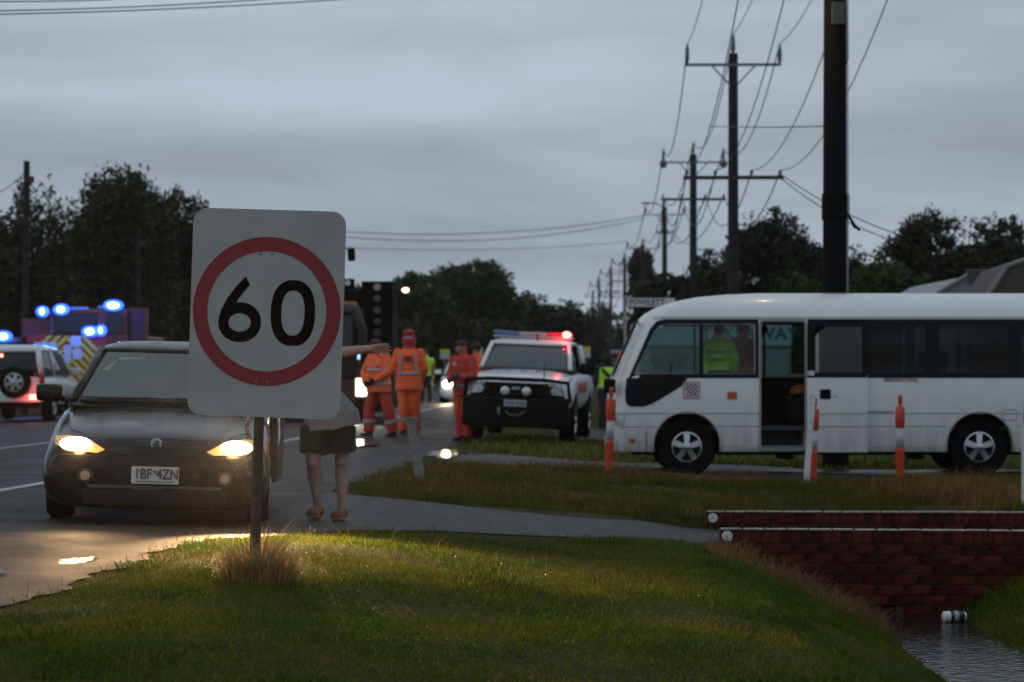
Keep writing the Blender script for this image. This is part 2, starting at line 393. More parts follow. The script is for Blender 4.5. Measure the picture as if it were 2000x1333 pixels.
# ---------------------------------------------------------------- grass blades
def blades(name, label, n, sx, sy, hmin, hmax, wid, m, keep=None, lean=0.5, dens=None, seed=1, segs=2):
    r_ = np.random.default_rng(seed)
    y = sy[0]+(sy[1]-sy[0])*r_.random(n)**(dens or 1.0); 
    x = np.asarray(sx(y)[0])+(np.asarray(sx(y)[1])-np.asarray(sx(y)[0]))*r_.random(n)
    if keep is not None:
        k = keep(x, y, r_); x, y = x[k], y[k]
    n = len(x); z = gz(x, y)-0.01
    patchy = 0.6+0.8*(0.5+0.5*np.sin(x*2.3+1.3*np.sin(y*1.1))*np.sin(y*1.9+x))
    h = (hmin+(hmax-hmin)*r_.random(n)**1.6)*patchy; a = r_.random(n)*2*np.pi; ln = lean*h*(0.3+r_.random(n)); la = r_.random(n)*2*np.pi
    wx, wy = np.cos(a)*wid/2*(0.6+0.8*r_.random(n)), np.sin(a)*wid/2
    dx, dy = np.cos(la)*ln, np.sin(la)*ln
    b = np.stack([x, y, z], -1)
    V = np.empty((n, 5, 3)); W = np.stack([wx, wy, np.zeros(n)], -1)
    mid = b+np.stack([dx*0.35, dy*0.35, h*0.6], -1)
    V[:, 0] = b-W; V[:, 1] = b+W; V[:, 2] = mid+W*0.8; V[:, 3] = mid-W*0.8; V[:, 4] = b+np.stack([dx, dy, h*0.95], -1)
    i = np.arange(n)[:, None]*5
    F1 = np.concatenate([i+np.array([[0, 1, 2]]), i+np.array([[0, 2, 3]]), i+np.array([[3, 2, 4]])])
    o = add(name, np_mesh(name, V.reshape(-1, 3), F1), m); tag(o, label, 'grass', kind='stuff'); return o
M_lawn = mat('lawn_grass', (0.040, 0.105, 0.005), 0.6, vscale=0.8, col2=(0.140, 0.140, 0.012), island=0.45, spec=0.08)
M_verge = mat('verge_grass', (0.040, 0.082, 0.008), 0.6, vscale=0.8, col2=(0.145, 0.105, 0.026), island=0.4, spec=0.08)
M_dry = mat('dry_grass', (0.26, 0.145, 0.060), 0.6, vscale=2.5, col2=(0.14, 0.078, 0.032), island=0.45, spec=0.08)
for q in (M_lawn, M_verge, M_dry): leafy(q)
def lawn_keep(x, y, r_):
    e = x-xedge(y); near = np.minimum(dnear(x), 21.7)+0.04
    xd = x-(3.5+0.03*(y-21)); wet = (xd > -0.62+0.1*np.sin(y*5)) & (xd < 0.16+0.1*np.sin(y*4))
    return (e > 0.03*np.sin(y*9)+r_.normal(0, 0.07, len(x))) & (y < near-0.02+r_.normal(0, 0.05, len(x))) & ~wet
fan = lambda m0: (lambda y: (-0.215*y-m0, 0.215*y+m0))
blades('lawn_grass', 'short wet green lawn covering the roadside bank in the foreground', 430000, fan(0.4), (9.2, 21.75), 0.012, 0.048, 0.006, M_lawn, lawn_keep, 0.9, 1.0, 3)
blades('lawn_grass', 'longer pale grass stalks scattered through the foreground lawn', 6000, fan(0.4), (9.2, 21.75), 0.05, 0.14, 0.005, M_verge, lawn_keep, 0.8, 1.0, 4)
def verge_keep(x, y, r_):
    e = x-xedge(y); nearb = dfar(x)-0.05
    track = (y > 34.15) & (y < 37.8) & (x > -0.6)
    thin = np.sin(x*1.3+y*0.7)*np.sin(y*1.1-x*0.4) > -0.75
    side = (y > 47.8) & (y < 56.2) & (x > 0.8)
    return (e > 0.25+r_.normal(0, 0.15, len(x))) & (y > nearb+0.05+r_.normal(0, 0.06, len(x))) & (~track | (r_.random(len(x)) < 0.12)) & thin & ~side
blades('verge_grass', 'mixed green and brown verge grass between the driveway and the bus', 170000, fan(1.0), (24.9, 34.6), 0.03, 0.13, 0.010, M_verge, verge_keep, 0.8, 1.0, 5)
blades('verge_grass', 'green and straw grass beyond the bus along the verge', 110000, fan(1.0), (37.5, 80), 0.04, 0.12, 0.018, mat('far_verge_grass', (0.048, 0.095, 0.012), 0.6, vscale=0.25, col2=(0.18, 0.15, 0.03), island=0.35, spec=0.08), verge_keep, 0.7, 1.6, 6)
def dry_keep(x, y, r_):
    k = verge_keep(x, y, r_); band = (np.hypot((x+0.95)/1.0, (y-28.2)/2.0) < 1+0.3*np.sin(x*5)) | (y > 31.6+0.6*np.sin(x*1.9)) | (np.sin(x*1.6+y*1.2) > 0.85)
    return k & band
blades('dry_grass', 'reddish brown dead grass in patches across the verge', 42000, fan(0.6), (25, 34.5), 0.05, 0.19, 0.008, M_dry, dry_keep, 0.9, 1.0, 8)
def tall_keep(x, y, r_):
    return ((x > 4.0) & (y > 26) & (y < 31) & (np.sin(x*3+y) > -0.2))
blades('dry_grass', 'tall rusty dead grass behind the far brick headwall', 14000, lambda y: (3.6+0*y, 0.215*y+0.6), (26, 31), 0.12, 0.42, 0.008, M_dry, tall_keep, 0.5, 1.0, 9)
def bank_keep(x, y, r_):
    xd = x-(3.5+0.03*(y-21)); return (y < 21.68) & (y > 19.4+0.5*np.abs(xd+1)) & (xd > -1.9) & (xd < -0.25)
blades('dry_grass', 'straggling brown weeds on the drain bank by the near brick headwall', 5000, lambda y: (1.4+0*y, 3.5+0*y), (19.3, 21.7), 0.05, 0.2, 0.007, M_dry, bank_keep, 1.0, 1.0, 10)
blades('lawn_grass', 'dark green grass on the far bank of the drain', 26000, lambda y: (3.3+0.0*y, 5.4+0.0*y), (14, 21.65), 0.03, 0.13, 0.009, M_lawn, lambda x, y, r_: (x-(3.5+0.03*(y-21)) > 0.14+0.08*np.sin(y*6)), 0.9, 1.0, 12)

# rain drops hanging in the lawn: tiny beads that catch the headlights
r_ = np.random.default_rng(77); n = 5200; y = 11.5+9.5*r_.random(n); x = -0.21*y+(0.33*y)*r_.random(n); k = lawn_keep(x, y, r_); x, y = x[k], y[k]; up_ = 0.015+0.025*r_.random(len(x))
m2 = 0; yr = 12.5+6.5*r_.random(m2); xr = xedge(yr)-2.4*r_.random(m2); x = np.concatenate([x, xr]); y = np.concatenate([y, yr]); up_ = np.concatenate([up_, np.full(m2, 0.016)]); n = len(x)
z = gz(x, y)+up_; s_ = 0.0016+0.0022*r_.random(n)
oc = np.array([[1,0,0],[-1,0,0],[0,1,0],[0,-1,0],[0,0,1],[0,0,-1]], float); of = np.array([[0,2,4],[2,1,4],[1,3,4],[3,0,4],[2,0,5],[1,2,5],[3,1,5],[0,3,5]])
V = (np.stack([x, y, z], -1)[:, None]+oc[None]*s_[:, None, None]).reshape(-1, 3); Fd = (np.arange(n)[:, None, None]*6+of[None]).reshape(-1, 3)
o = add('rain_drops', np_mesh('rain_drops', V, Fd), mat('drop', (0.03, 0.03, 0.03), 0.10, spec=1.0), smooth=True); tag(o, 'rain drops glinting in the wet foreground lawn', 'water', kind='stuff')

# rougher clumps and straw patches that break up the mown lawn
def clump_keep(x, y, r_):
    return lawn_keep(x, y, r_) & ((np.sin(x*3.7+2*np.sin(y*1.3))*np.sin(y*2.9+1.7*np.sin(x*2.1)) > 0.62))
blades('lawn_grass', 'rougher dark green clumps standing up in the foreground lawn', 60000, fan(0.4), (9.2, 21.6), 0.03, 0.10, 0.007, leafy(mat('clump_grass', (0.020, 0.058, 0.005), 0.6, vscale=3, col2=(0.050, 0.085, 0.008), island=0.4, spec=0.08)), clump_keep, 0.9, 1.0, 21)
def straw_keep(x, y, r_):
    return lawn_keep(x, y, r_) & (np.sin(x*2.2-1.5*np.sin(y*0.9)+2)*np.sin(y*1.7+x*0.8) > 0.70)
blades('dry_grass', 'flattened straw patches in the foreground lawn', 45000, fan(0.4), (9.2, 21.6), 0.012, 0.04, 0.007, leafy(mat('straw', (0.16, 0.115, 0.035), 0.6, vscale=3, col2=(0.10, 0.075, 0.02), island=0.4, spec=0.08)), straw_keep, 2.2, 1.0, 22)
# ================================================================ brick culvert headwalls
M_mortar = mat('mortar', (0.05, 0.036, 0.030), 0.9, var=0.3, vscale=20)
M_cream = mat('cream_paint', (0.55, 0.52, 0.46), 0.6, var=0.35, vscale=25)
BR = [mat('red_brick_%d' % i, c, 0.85, var=0.65, vscale=7, bump=0.6, bscale=50, spec=0.1) for i, c in enumerate([(0.060, 0.012, 0.008), (0.046, 0.010, 0.007), (0.070, 0.015, 0.009), (0.036, 0.009, 0.007)])]
def brick_mesh(l, d, h, m):
    b = MB(); b.box((0, 0, 0), (l, d, h), bev=0.008); me = b.mesh('brick'); me.materials.append(m); return me
def headwall(x0, x1, yf, ztop, courses, label, hole=None, slope=0.0):
    t = thing('brick_headwall', label, 'wall', (x0, yf, ztop-0.8), (0, R(slope), 0))
    H = 0.8; L = x1-x0
    rm = [brick_mesh(0.076, 0.10, 0.110, m) for m in BR]; sm = [brick_mesh(0.23, 0.10, 0.076, m) for m in BR]; hm = [brick_mesh(0.11, 0.10, 0.076, m) for m in BR]
    r_ = random.Random(int(x0*100))
    zt = H; n = int(L/0.086)
    for i in range(n):                                   # rowlock course on top
        o = add('brick', r_.choice(rm), None, t); o.location = (0.043+i*0.086, 0.055+r_.uniform(-.003, .003), zt-0.062); o.rotation_euler = (0, r_.uniform(-.01, .01), 0)
    for c in range(courses):
        z = zt-0.122-0.043-c*0.086; x = 0.0 if c % 2 else -0.12
        while x < L-0.02:
            a = max(x, 0.0); b = min(x+0.23, L)
            if b-a > 0.05 and not (hole and hole[0] < (a+b)/2 < hole[1] and z < hole[2]):
                o = add('brick', r_.choice(sm if b-a > 0.2 else hm), None, t)
                o.location = ((a+b)/2, 0.055+r_.uniform(-.007, .006), z+r_.uniform(-.003, .003)); o.rotation_euler = (0, 0, r_.uniform(-.008, .008))
            x += 0.24
    core = MB()
    zb = zt-0.122-courses*0.086-0.1
    if hole:
        core.box(((hole[0])/2, 0.115, (zt-0.008+zb)/2), (hole[0], 0.19, zt-0.008-zb)); core.box(((L+hole[1])/2, 0.115, (zt-0.008+zb)/2), (L-hole[1], 0.19, zt-0.008-zb))
        core.box(((hole[0]+hole[1])/2, 0.115, (zt-0.008+hole[2])/2), (hole[1]-hole[0], 0.19, zt-0.008-hole[2]))
    else: core.box((L/2, 0.115, (zt-0.008+zb)/2), (L, 0.19, zt-0.008-zb))
    core.build('mortar_core', M_mortar, t)
    edge = mat('brick_cap_paint', (0.38, 0.34, 0.29), 0.7, var=0.5, vscale=12)
    for i in range(int(L/0.19)):                         # painted top edge, worn through at each joint
        e = MB(); e.box((0.095+i*0.19, 0.05, zt+0.002+r_.uniform(-.001, .001)), (0.17+r_.uniform(-.012, .012), 0.10, 0.010)); e.build('painted_edge', edge, t)
    d = MB(); d.lathe([(0.043, -0.012), (0.047, -0.004), (0.047, 0.0)], 'y', (0.06, 0.0, zt-0.06), 24); o = d.build('reflector', mat('reflector_white', (0.62, 0.63, 0.62), 0.35, var=0.15, vscale=40), t, angle=40)
    o['label'] = 'round white reflector disc screwed to the end of the wall'
    s_ = MB(); s_.lathe([(0.006, -0.016), (0.006, -0.012)], 'y', (0.06, 0, zt-0.06), 8); s_.build('screw', mat('dark_metal', (0.08, 0.08, 0.08), 0.4, 0.8), o)
    return t
hw = headwall(1.76, 5.2, WALL_N, -0.085, 8, 'long red brick headwall with a pipe hole above the drain water', (1.36, 1.50, 0.17), 0.35)
hw2 = headwall(1.90, 6.2, WALL_F, -0.125, 3, 'low red brick parapet on the far side of the driveway', None, 0.15)
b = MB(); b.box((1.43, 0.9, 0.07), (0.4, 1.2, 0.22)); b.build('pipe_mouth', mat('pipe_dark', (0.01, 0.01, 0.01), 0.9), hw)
# drink can floating in the drain
t = thing('drink_can', 'white and black drink can floating on its side in the drain', 'can', (3.63, 21.0, -0.770), (0, 0, R(8))); t.scale = (1.35,)*3
c = MB(); c.lathe([(0.024, -0.075), (0.033, -0.068), (0.034, -0.03)], 'x', (0, 0, 0.01), 20); c.build('can_base', mat('can_white', (0.75, 0.75, 0.74), 0.35), t, angle=50)
c = MB(); c.lathe([(0.034, -0.03), (0.034, -0.008)], 'x', (0, 0, 0.01), 20); c.lathe([(0.034, 0.022), (0.034, 0.055)], 'x', (0, 0, 0.01), 20); c.build('dark_band', mat('can_black', (0.02, 0.02, 0.022), 0.3), t, smooth=True)
c = MB(); c.lathe([(0.034, -0.008), (0.034, 0.022)], 'x', (0, 0, 0.01), 20); c.build('label_band', mat('can_grey', (0.35, 0.36, 0.38), 0.35), t, smooth=True)
c = MB(); c.lathe([(0.034, 0.055), (0.028, 0.066), (0.026, 0.07)], 'x', (0, 0, 0.01), 20); c.build('can_top', mat('can_white', (0.75,)*3), t, angle=50)

# ================================================================ speed sign
SY = 15.0; sb = P(503, 1110, SY); sgz = float(gz(sb.x, SY))
t = thing('speed_sign', 'white speed limit sign reading 60 in a red ring on a steel post', 'sign', (sb.x-0.03, SY, sgz), (0, R(1.9), R(-4)))
H0 = P(0, 812, SY).z-sgz
M_galv = mat('galvanised_steel', (0.22, 0.21, 0.20), 0.5, 0.5, var=0.3, vscale=12)
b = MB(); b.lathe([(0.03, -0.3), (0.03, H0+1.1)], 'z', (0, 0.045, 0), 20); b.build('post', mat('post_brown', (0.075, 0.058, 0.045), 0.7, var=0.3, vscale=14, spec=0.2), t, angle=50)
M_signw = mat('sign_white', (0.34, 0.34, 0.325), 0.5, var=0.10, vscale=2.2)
cx, cz = 0.032, H0+0.60
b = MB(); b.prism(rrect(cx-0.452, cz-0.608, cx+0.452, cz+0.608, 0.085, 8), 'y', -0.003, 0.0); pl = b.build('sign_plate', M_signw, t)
for zz in (H0+0.2, H0+0.95):
    for xx in (-0.016, 0.05):
        b = MB(); b.lathe([(0.007, -0.009), (0.009, -0.003)], 'y', (xx+0.0, 0, zz), 10); b.build('bolt', mat('bolt_grey', (0.2, 0.2, 0.2), 0.5, 0.5), pl)
    b = MB(); b.box((cx, 0.012, zz), (0.80, 0.022, 0.04)); b.build('back_rail', M_galv, t)
    b = MB(); b.box((0, 0.05, zz), (0.085, 0.075, 0.05), bev=0.008); b.build('clamp', M_galv, t)
def circ(r, n=72, ox=0.0, oz=0.0): return [(ox+r*math.cos(2*math.pi*k/n), oz+r*math.sin(2*math.pi*k/n)) for k in range(n)]
rz = cz+0.012
b = MB(); b.ring([(cx+x, rz+z) for x, z in circ(0.437)], [(cx+x, rz+z) for x, z in circ(0.352)], -0.0045, -0.0031); b.build('red_ring', mat('sign_red', (0.23, 0.008, 0.012), 0.45, var=0.08, vscale=4), pl)
def sup(rx, rz_, ox, oz, n=60, p=2.35):
    o = []
    for k in range(n):
        a = 2*math.pi*k/n; c_, s_ = math.cos(a), math.sin(a)
        o.append((ox+rx*abs(c_)**(2/p)*(1 if c_ >= 0 else -1), oz+rz_*abs(s_)**(2/p)*(1 if s_ >= 0 else -1)))
    return o
M_blk = mat('sign_black', (0.008, 0.006, 0.006), 0.8, spec=0.05)
ox = cx+0.155; b = MB(); b.ring(sup(0.131, 0.193, ox, rz-0.005), sup(0.069, 0.132, ox, rz-0.005), -0.0045, -0.0031); b.build('digit_zero', M_blk, pl)
ox = cx-0.158; b = MB(); b.ring(sup(0.126, 0.117, ox, rz-0.068, p=2.1), sup(0.066, 0.054, ox, rz-0.070, p=2.05), -0.0045, -0.0031)
st = []; path = [(0.060, 0.178), (0.010, 0.118), (-0.040, 0.052), (-0.076, -0.01), (-0.095, -0.065)]
lft = [(ox+0.028, rz+0.200), (ox-0.027, rz+0.140), (ox-0.078, rz+0.070), (ox-0.112, rz+0.0), (ox-0.126, rz-0.068)]
rgt = [(ox+0.054, rz+0.152), (ox+0.020, rz+0.112), (ox-0.015, rz+0.062), (ox-0.040, rz+0.015), (ox-0.066, rz-0.062)]
b.prism(lft+rgt[::-1], 'y', -0.0049, -0.0031); b.build('digit_six', M_blk, pl)
# tuft of dead grass round the post
def tuft(name, label, cx_, cy_, n, rad, h0, h1, m, wid=0.006, seed=3):
    r_ = random.Random(seed); b_ = MB()
    for _ in range(n):
        a = r_.uniform(0, 6.283); q = rad*math.sqrt(r_.random()); x, y = cx_+q*math.cos(a), cy_+q*math.sin(a)*0.7; h = r_.uniform(h0, h1)*(1-0.6*q/rad)
        z = float(gz(x, y))-0.02; a2 = a+r_.uniform(-.8, .8); ln = r_.uniform(0.1, 0.9)*h; wv = Vector((math.cos(a2+1.57), math.sin(a2+1.57), 0))*wid*r_.uniform(.5, 1)
        p0 = Vector((x, y, z)); p1 = p0+Vector((math.cos(a2)*ln*.35, math.sin(a2)*ln*.35, h*.62)); p2 = p0+Vector((math.cos(a2)*ln, math.sin(a2)*ln, h*r_.uniform(.7, 1)))
        b_._a([p0-wv, p0+wv, p1+wv*.8, p1-wv*.8, p2], [(0, 1, 2, 3), (3, 2, 4)])
    o = add(name, b_.mesh(name), m); tag(o, label, 'grass', kind='stuff'); return o
M_tuft = mat('tuft_grass', (0.52, 0.35, 0.16), 0.5, vscale=6, col2=(0.26, 0.155, 0.065), island=0.5)
leafy(M_tuft)
tuft('grass_tuft', 'clump of tall dead brown grass round the foot of the speed sign', sb.x+0.01, SY-0.02, 1300, 0.22, 0.14, 0.54, M_tuft, 0.005)
tuft('grass_tuft', 'brown grass clump at the foot of the grey timber guide post', P(818,0,28).x, 28, 700, 0.35, 0.08, 0.3, M_dry, 0.008, 4)

# ================================================================ posts and bollards
M_orange = mat('bollard_orange', (0.55, 0.055, 0.012), 0.5, var=0.12, vscale=6)
M_refl = mat('bollard_band', (0.45, 0.45, 0.46), 0.4, var=0.2, vscale=30)
def bollard(px, pyb, d, lean, label):
    p = P(px, pyb, d); z = float(gz(p.x, d))
    t = thing('road_bollard', label, 'bollard', (p.x, d, z), (0, R(lean), 0), 'orange bollards in front of the bus')
    b = MB(); b.lathe([(0.20, 0.0), (0.20, 0.03), (0.12, 0.06), (0.07, 0.07)], 'z', (0, 0, 0), 20); b.build('base', mat('bollard_rubber', (0.02, 0.02, 0.02), 0.8), t, angle=40)
    b = MB(); b.lathe([(0.052, 0.05), (0.055, 0.40), (0.058, 0.41), (0.058, 0.44), (0.052, 0.46)], 'z', (0, 0, 0), 20); b.build('lower_tube', M_orange, t, angle=50)
    b = MB(); b.lathe([(0.050, 0.46), (0.050, 0.72)], 'z', (0, 0, 0), 20); b.build('reflective_band', M_refl, t, smooth=True)
    b = MB(); b.lathe([(0.054, 0.72), (0.062, 0.73), (0.062, 0.975), (0.055, 0.99), (0.024, 0.995), (0.020, 1.03)], 'z', (0, 0, 0), 20); b.build('upper_tube', M_orange, t, angle=50)
    b = MB(); b.box((0, 0, 1.075), (0.055, 0.045, 0.09), bev=0.015); b.ell((0, 0, 1.12), (0.032, 0.032, 0.03)); b.build('grip', M_orange, t, smooth=True)
    return t
bollard(1189, 950, 33.2, 1.8, 'orange T-top bollard standing before the front bumper of the white bus')
bollard(1587, 968, 33.0, 1.5, 'orange bollard behind a leaning white stake')
bollard(1757, 964, 33.2, 0.4, 'upright orange bollard before the bus flank, without a stake')
p = P(1574, 985, 32.2); zt = float(gz(p.x, 32.2))
t = thing('marker_stake', 'thin white marker stake leaning against the orange bollard', 'stake', (p.x, 32.2, zt), (R(-6), R(5), 0))
b = MB(); b.box((0, 0, 0.58), (0.075, 0.016, 1.22), bev=0.004); b.build('stake_blade', mat('stake_white', (0.55, 0.56, 0.57), 0.5, var=0.15, vscale=9), t)
b = MB(); b.box((0.0, 0.5, 0.03), (0.55, 0.06, 0.03)); b.build('foot_bar', mat('timber_grey', (0.21, 0.195, 0.175), 0.85, var=0.3, vscale=10, bump=0.5, bscale=40), t)
p = P(1999, 1000, 27); t = thing('white_post', 'slim white marker post standing behind the far brick parapet', 'post', (p.x+0.03, 27, float(gz(p.x, 27))-0.05))
b = MB(); b.box((0, 0, 0.55), (0.10, 0.03, 1.3), bev=0.006); b.build('post_blade', mat('post_white', (0.6, 0.6, 0.62), 0.5, var=0.1, vscale=6), t)
b = MB(); b.box((0, -0.017, 1.02), (0.06, 0.006, 0.12)); b.build('reflector', mat('reflector_red', (0.4, 0.02, 0.02), 0.3), t)
p = P(824, 948, 28.0); t = thing('guide_post', 'weathered grey timber guide post leaning at the road edge', 'post', (p.x, 28, float(gz(p.x, 28))-0.02), (0, R(-9), 0))
b = MB(); b.box((0, 0, 0.37), (0.10, 0.07, 0.84), bev=0.01); b.build('timber', mat('timber_grey', (0.13, 0.115, 0.10)), t)
b = MB(); b.box((0.003, -0.0, 0.795), (0.12, 0.095, 0.012)); b.build('worn_cap', mat('timber_pale', (0.26, 0.25, 0.23), 0.8, var=0.3, vscale=15), t)

# ================================================================ power poles and wires
M_pole = mat('pole_timber', (0.030, 0.027, 0.025), 0.9, var=0.35, vscale=6, bump=0.4, bscale=20, spec=0.2)
M_arm = mat('pole_arm', (0.035, 0.032, 0.030), 0.8, var=0.3, vscale=8)
M_steel = mat('steel_arm', (0.16, 0.17, 0.18), 0.5, 0.6, var=0.2, vscale=9)
M_ins = mat('insulator', (0.10, 0.11, 0.125), 0.3, var=0.1)
M_wire = mat('wire', (0.02, 0.02, 0.022), 0.6)
def wire(a, b_, sag, name='power_line', r=0.012, n=18, label=None, group='overhead power lines'):
    a, b_ = Vector(a), Vector(b_); pts = [a.lerp(b_, i/n)-Vector((0, 0, sag*4*(i/n)*(1-i/n))) for i in range(n+1)]
    m = MB(); m.tube(pts, r, 5); o = m.build(name, M_wire, None, smooth=True); tag(o, label, 'wire', group); return o
def pole(px, d, ztop, r, arms, label, group='power poles along the road', steel_top=True):
    """arms: (z, half width, kind); returns world positions of the insulator tips of each arm"""
    x = (px-1000)/FPX*d; z0 = float(gz(x, d))-0.3
    t = thing('power_pole', label, 'pole', (x, d, z0), (0, 0, R(-1.7)), group)
    b = MB(); b.tube([(0, 0, 0), (0, 0, (ztop-z0)*0.5), (0, 0, ztop-z0)], [r*1.12, r, r*0.86], 16); b.build('pole_shaft', M_pole, t, angle=50)
    tips = []
    for z, hw_, kind in arms:
        lz = z-z0; row = []
        b = MB(); b.box((0, -r*0.9, lz), (2*hw_, 0.09, 0.10 if kind != 's' else 0.07)); b.build('cross_arm', M_steel if kind == 's' else M_arm, t)
        if kind == 's':
            for s_ in (-1, 1):
                b = MB(); b.tube([(s_*hw_*0.45, -r*0.9, lz-0.03), (s_*r*0.6, -r*0.7, lz-0.55)], 0.022, 6); b.build('arm_brace', M_steel, t)
            xs_ = (-hw_*0.97, 0.0, hw_*0.97); ih = 0.52
        else: xs_ = (-hw_*0.93, -hw_*0.36, hw_*0.36, hw_*0.93); ih = 0.16
        for xi in xs_:
            zb = lz+(0.04 if not (kind == 's' and xi == 0) else ztop-z0-lz)
            b = MB()
            if kind == 's': b.lathe([(0.03, zb), (0.045, zb+0.08), (0.06, zb+0.1), (0.05, zb+0.16), (0.062, zb+0.2), (0.05, zb+0.28), (0.058, zb+0.32), (0.035, zb+0.46), (0.02, zb+ih)], 'z', (xi, -r*0.9 if xi else 0, 0), 12)
            else: b.lathe([(0.015, zb), (0.02, zb+0.05), (0.05, zb+0.07), (0.045, zb+0.14), (0.025, zb+ih)], 'z', (xi, -r*0.9, 0), 10)
            b.build('insulator', M_ins, t, smooth=True)
            row.append(Vector((x+xi, d-(r*0.9 if xi else 0), z0+zb+ih)))
        tips.append(row)
    return t, tips
def zat(py, d): return CAMZ-(py-HZ)/FPX*d
M_pole = mat('pole_black', (0.006, 0.0055, 0.0055), 0.9, var=0.3, vscale=6, spec=0.15)
p1, t1 = pole(1632, 38.8, 11.2, 0.185, [(10.9, 1.3, 's'), (8.0, 1.35, 'w')], 'thick black power pole rising directly behind the white bus, with a pale conduit')
M_pole = mat('pole_timber', (0.03,)*3)
p2, t2 = pole(1432, 69, zat(105, 69), 0.145, [(zat(128, 69), 1.28, 's'), (zat(348, 69), 1.35, 'w')], 'power pole with a pale steel top arm above the bus cab, second along the road')
p3, t3 = pole(1354, 106, zat(302, 106), 0.16, [(zat(318, 106), 1.28, 's'), (zat(390, 106), 1.35, 'w')], 'power pole with two round cut-outs on its top arm, third along the road')
p4, t4 = pole(1298, 160, zat(405, 160), 0.17, [(zat(420, 160), 1.25, 's'), (zat(455, 160), 0.5, 'w')], 'power pole carrying a street lamp bracket, fourth along the road')
p5, t5 = pole(1256, 205, zat(478, 205), 0.17, [(zat(486, 205), 1.28, 's')], 'fifth power pole along the road, in front of a round tree crown')
far_p = []
for px, d, py, lab in ((1220, 255, 505, 'sixth'), (1193, 300, 525, 'seventh'), (1170, 350, 548, 'eighth'), (1158, 400, 570, 'ninth')):
    far_p.append(pole(px, d, zat(py, d), 0.18, [(zat(py+10, d), 1.25, 's'), (zat(py+45, d), 1.2, 'w')], 'distant thin power pole, %s along the road' % lab))
# pale conduit, sleeve, box and service connection on the near pole
b = MB(); b.tube([(0.165, -0.10, 2.9), (0.165, -0.10, 6.4)], 0.022, 8); b.build('conduit', mat('conduit_grey', (0.42, 0.44, 0.47), 0.45), p1, smooth=True)
b = MB(); b.tube([(0.165, -0.10, 6.45), (0.165, -0.10, 7.6)], 0.022, 8); b.tube([(0.165, -0.10, 0.5), (0.165, -0.10, 2.85)], 0.022, 8); b.build('conduit', mat('conduit_grey', (0.42,)*3), p1, smooth=True)
b = MB(); b.lathe([(0.205, 4.05), (0.21, 4.07), (0.21, 4.42), (0.205, 4.45)], 'z', (0, 0, 0), 16); b.build('sleeve', mat('sleeve_black', (0.005, 0.005, 0.005), 0.9, spec=0.1), p1, angle=40)
b = MB(); b.box((0.02, -0.22, 7.15), (0.20, 0.12, 0.34), bev=0.015); b.build('fuse_box', mat('box_grey', (0.06, 0.065, 0.065), 0.7, var=0.1, spec=0.2), p1)
b = MB(); b.tube([(0.17, -0.12, 4.15), (0.27, -0.14, 3.95), (0.36, -0.14, 3.88)], [0.012, 0.03, 0.012], 8); b.build('service_clamp', mat('sleeve_black', (0.012,)*3), p1, smooth=True)
b = MB(); b.tube([(0, -0.1, 8.1), (-0.35, -0.3, 7.9), (-0.78, -0.5, 7.52)], 0.03, 8); b.build('lamp_arm', M_steel, p1, smooth=True)
b = MB(); b.box((-0.92, -0.55, 7.49), (0.45, 0.22, 0.11), rot=(0, R(-6), 0), bev=0.03); sl_ = b.build('street_lamp_head', mat('lamp_grey', (0.25, 0.25, 0.25), 0.5), p1, smooth=True)
b = MB(); b.ell((-0.95, -0.55, 7.43), (0.16, 0.09, 0.05)); b.build('lamp_lens', emis('lamp_warm', (1, 0.78, 0.45), 14), sl_, smooth=True)
point_lamp('street_lamp_light', (-0.95, -0.55, 7.33), (1, 0.8, 0.5), 25, 0.1, p1)
for x_ in (-1.24, 1.24):
    b = MB(); b.ell((x_, -0.15, zat(320,106)-(float(gz(7.5,106))-0.3)-0.02), (0.16, 0.16, 0.18)); b.build('cut_out', M_ins, p3, smooth=True)
lz4 = zat(398, 160)-(float(gz(9.5, 160))-0.3)
b = MB(); b.tube([(0, 0, lz4-0.3), (-0.5, -0.2, lz4), (-1.0, -0.3, lz4+0.02)], 0.04, 6); b.build('lamp_arm', M_steel, p4)
b = MB(); b.ell((-1.15, -0.3, lz4+0.0), (0.33, 0.14, 0.08)); b.build('street_lamp_head', mat('lamp_grey', (0.25,)*3), p4, smooth=True)
chain = [t1, t2, t3, t4, t5]+[q[1] for q in far_p]
ORD = ['first', 'second', 'third', 'fourth', 'fifth', 'sixth', 'seventh', 'eighth', 'ninth']
for i in range(len(chain)-1):
    A, B_ = chain[i], chain[i+1]
    for k in range(3):
        wire(A[0][k], B_[0][k], 0.9 if i == 0 else 1.3, r=0.011+0.006*i, label='thin high wire strung between the %s and %s power poles, on %s insulator' % (ORD[i], ORD[i+1], ['the road side', 'the middle', 'the field side'][k]))
    if len(A) > 1 and len(B_) > 1:
        for k in range(4):
            wire(A[1][k], B_[1][k], 1.0 if i == 0 else 1.4, r=0.011+0.006*i, label='thin low wire between the %s and %s power poles, %s of its four' % (ORD[i], ORD[i+1], ORD[k]))
for k in range(3): wire(t1[0][k]+Vector((-0.9, -40, 1.0)), t1[0][k], 0.6, label='high wire running from the near black pole over the viewer, on %s insulator' % ['the road side', 'the middle', 'the field side'][k])
for k in range(4): wire(t1[1][k]+Vector((-0.9, -40, 1.4)), t1[1][k], 0.6, label='low wire running from the near black pole over the viewer, %s of its four' % ORD[k])
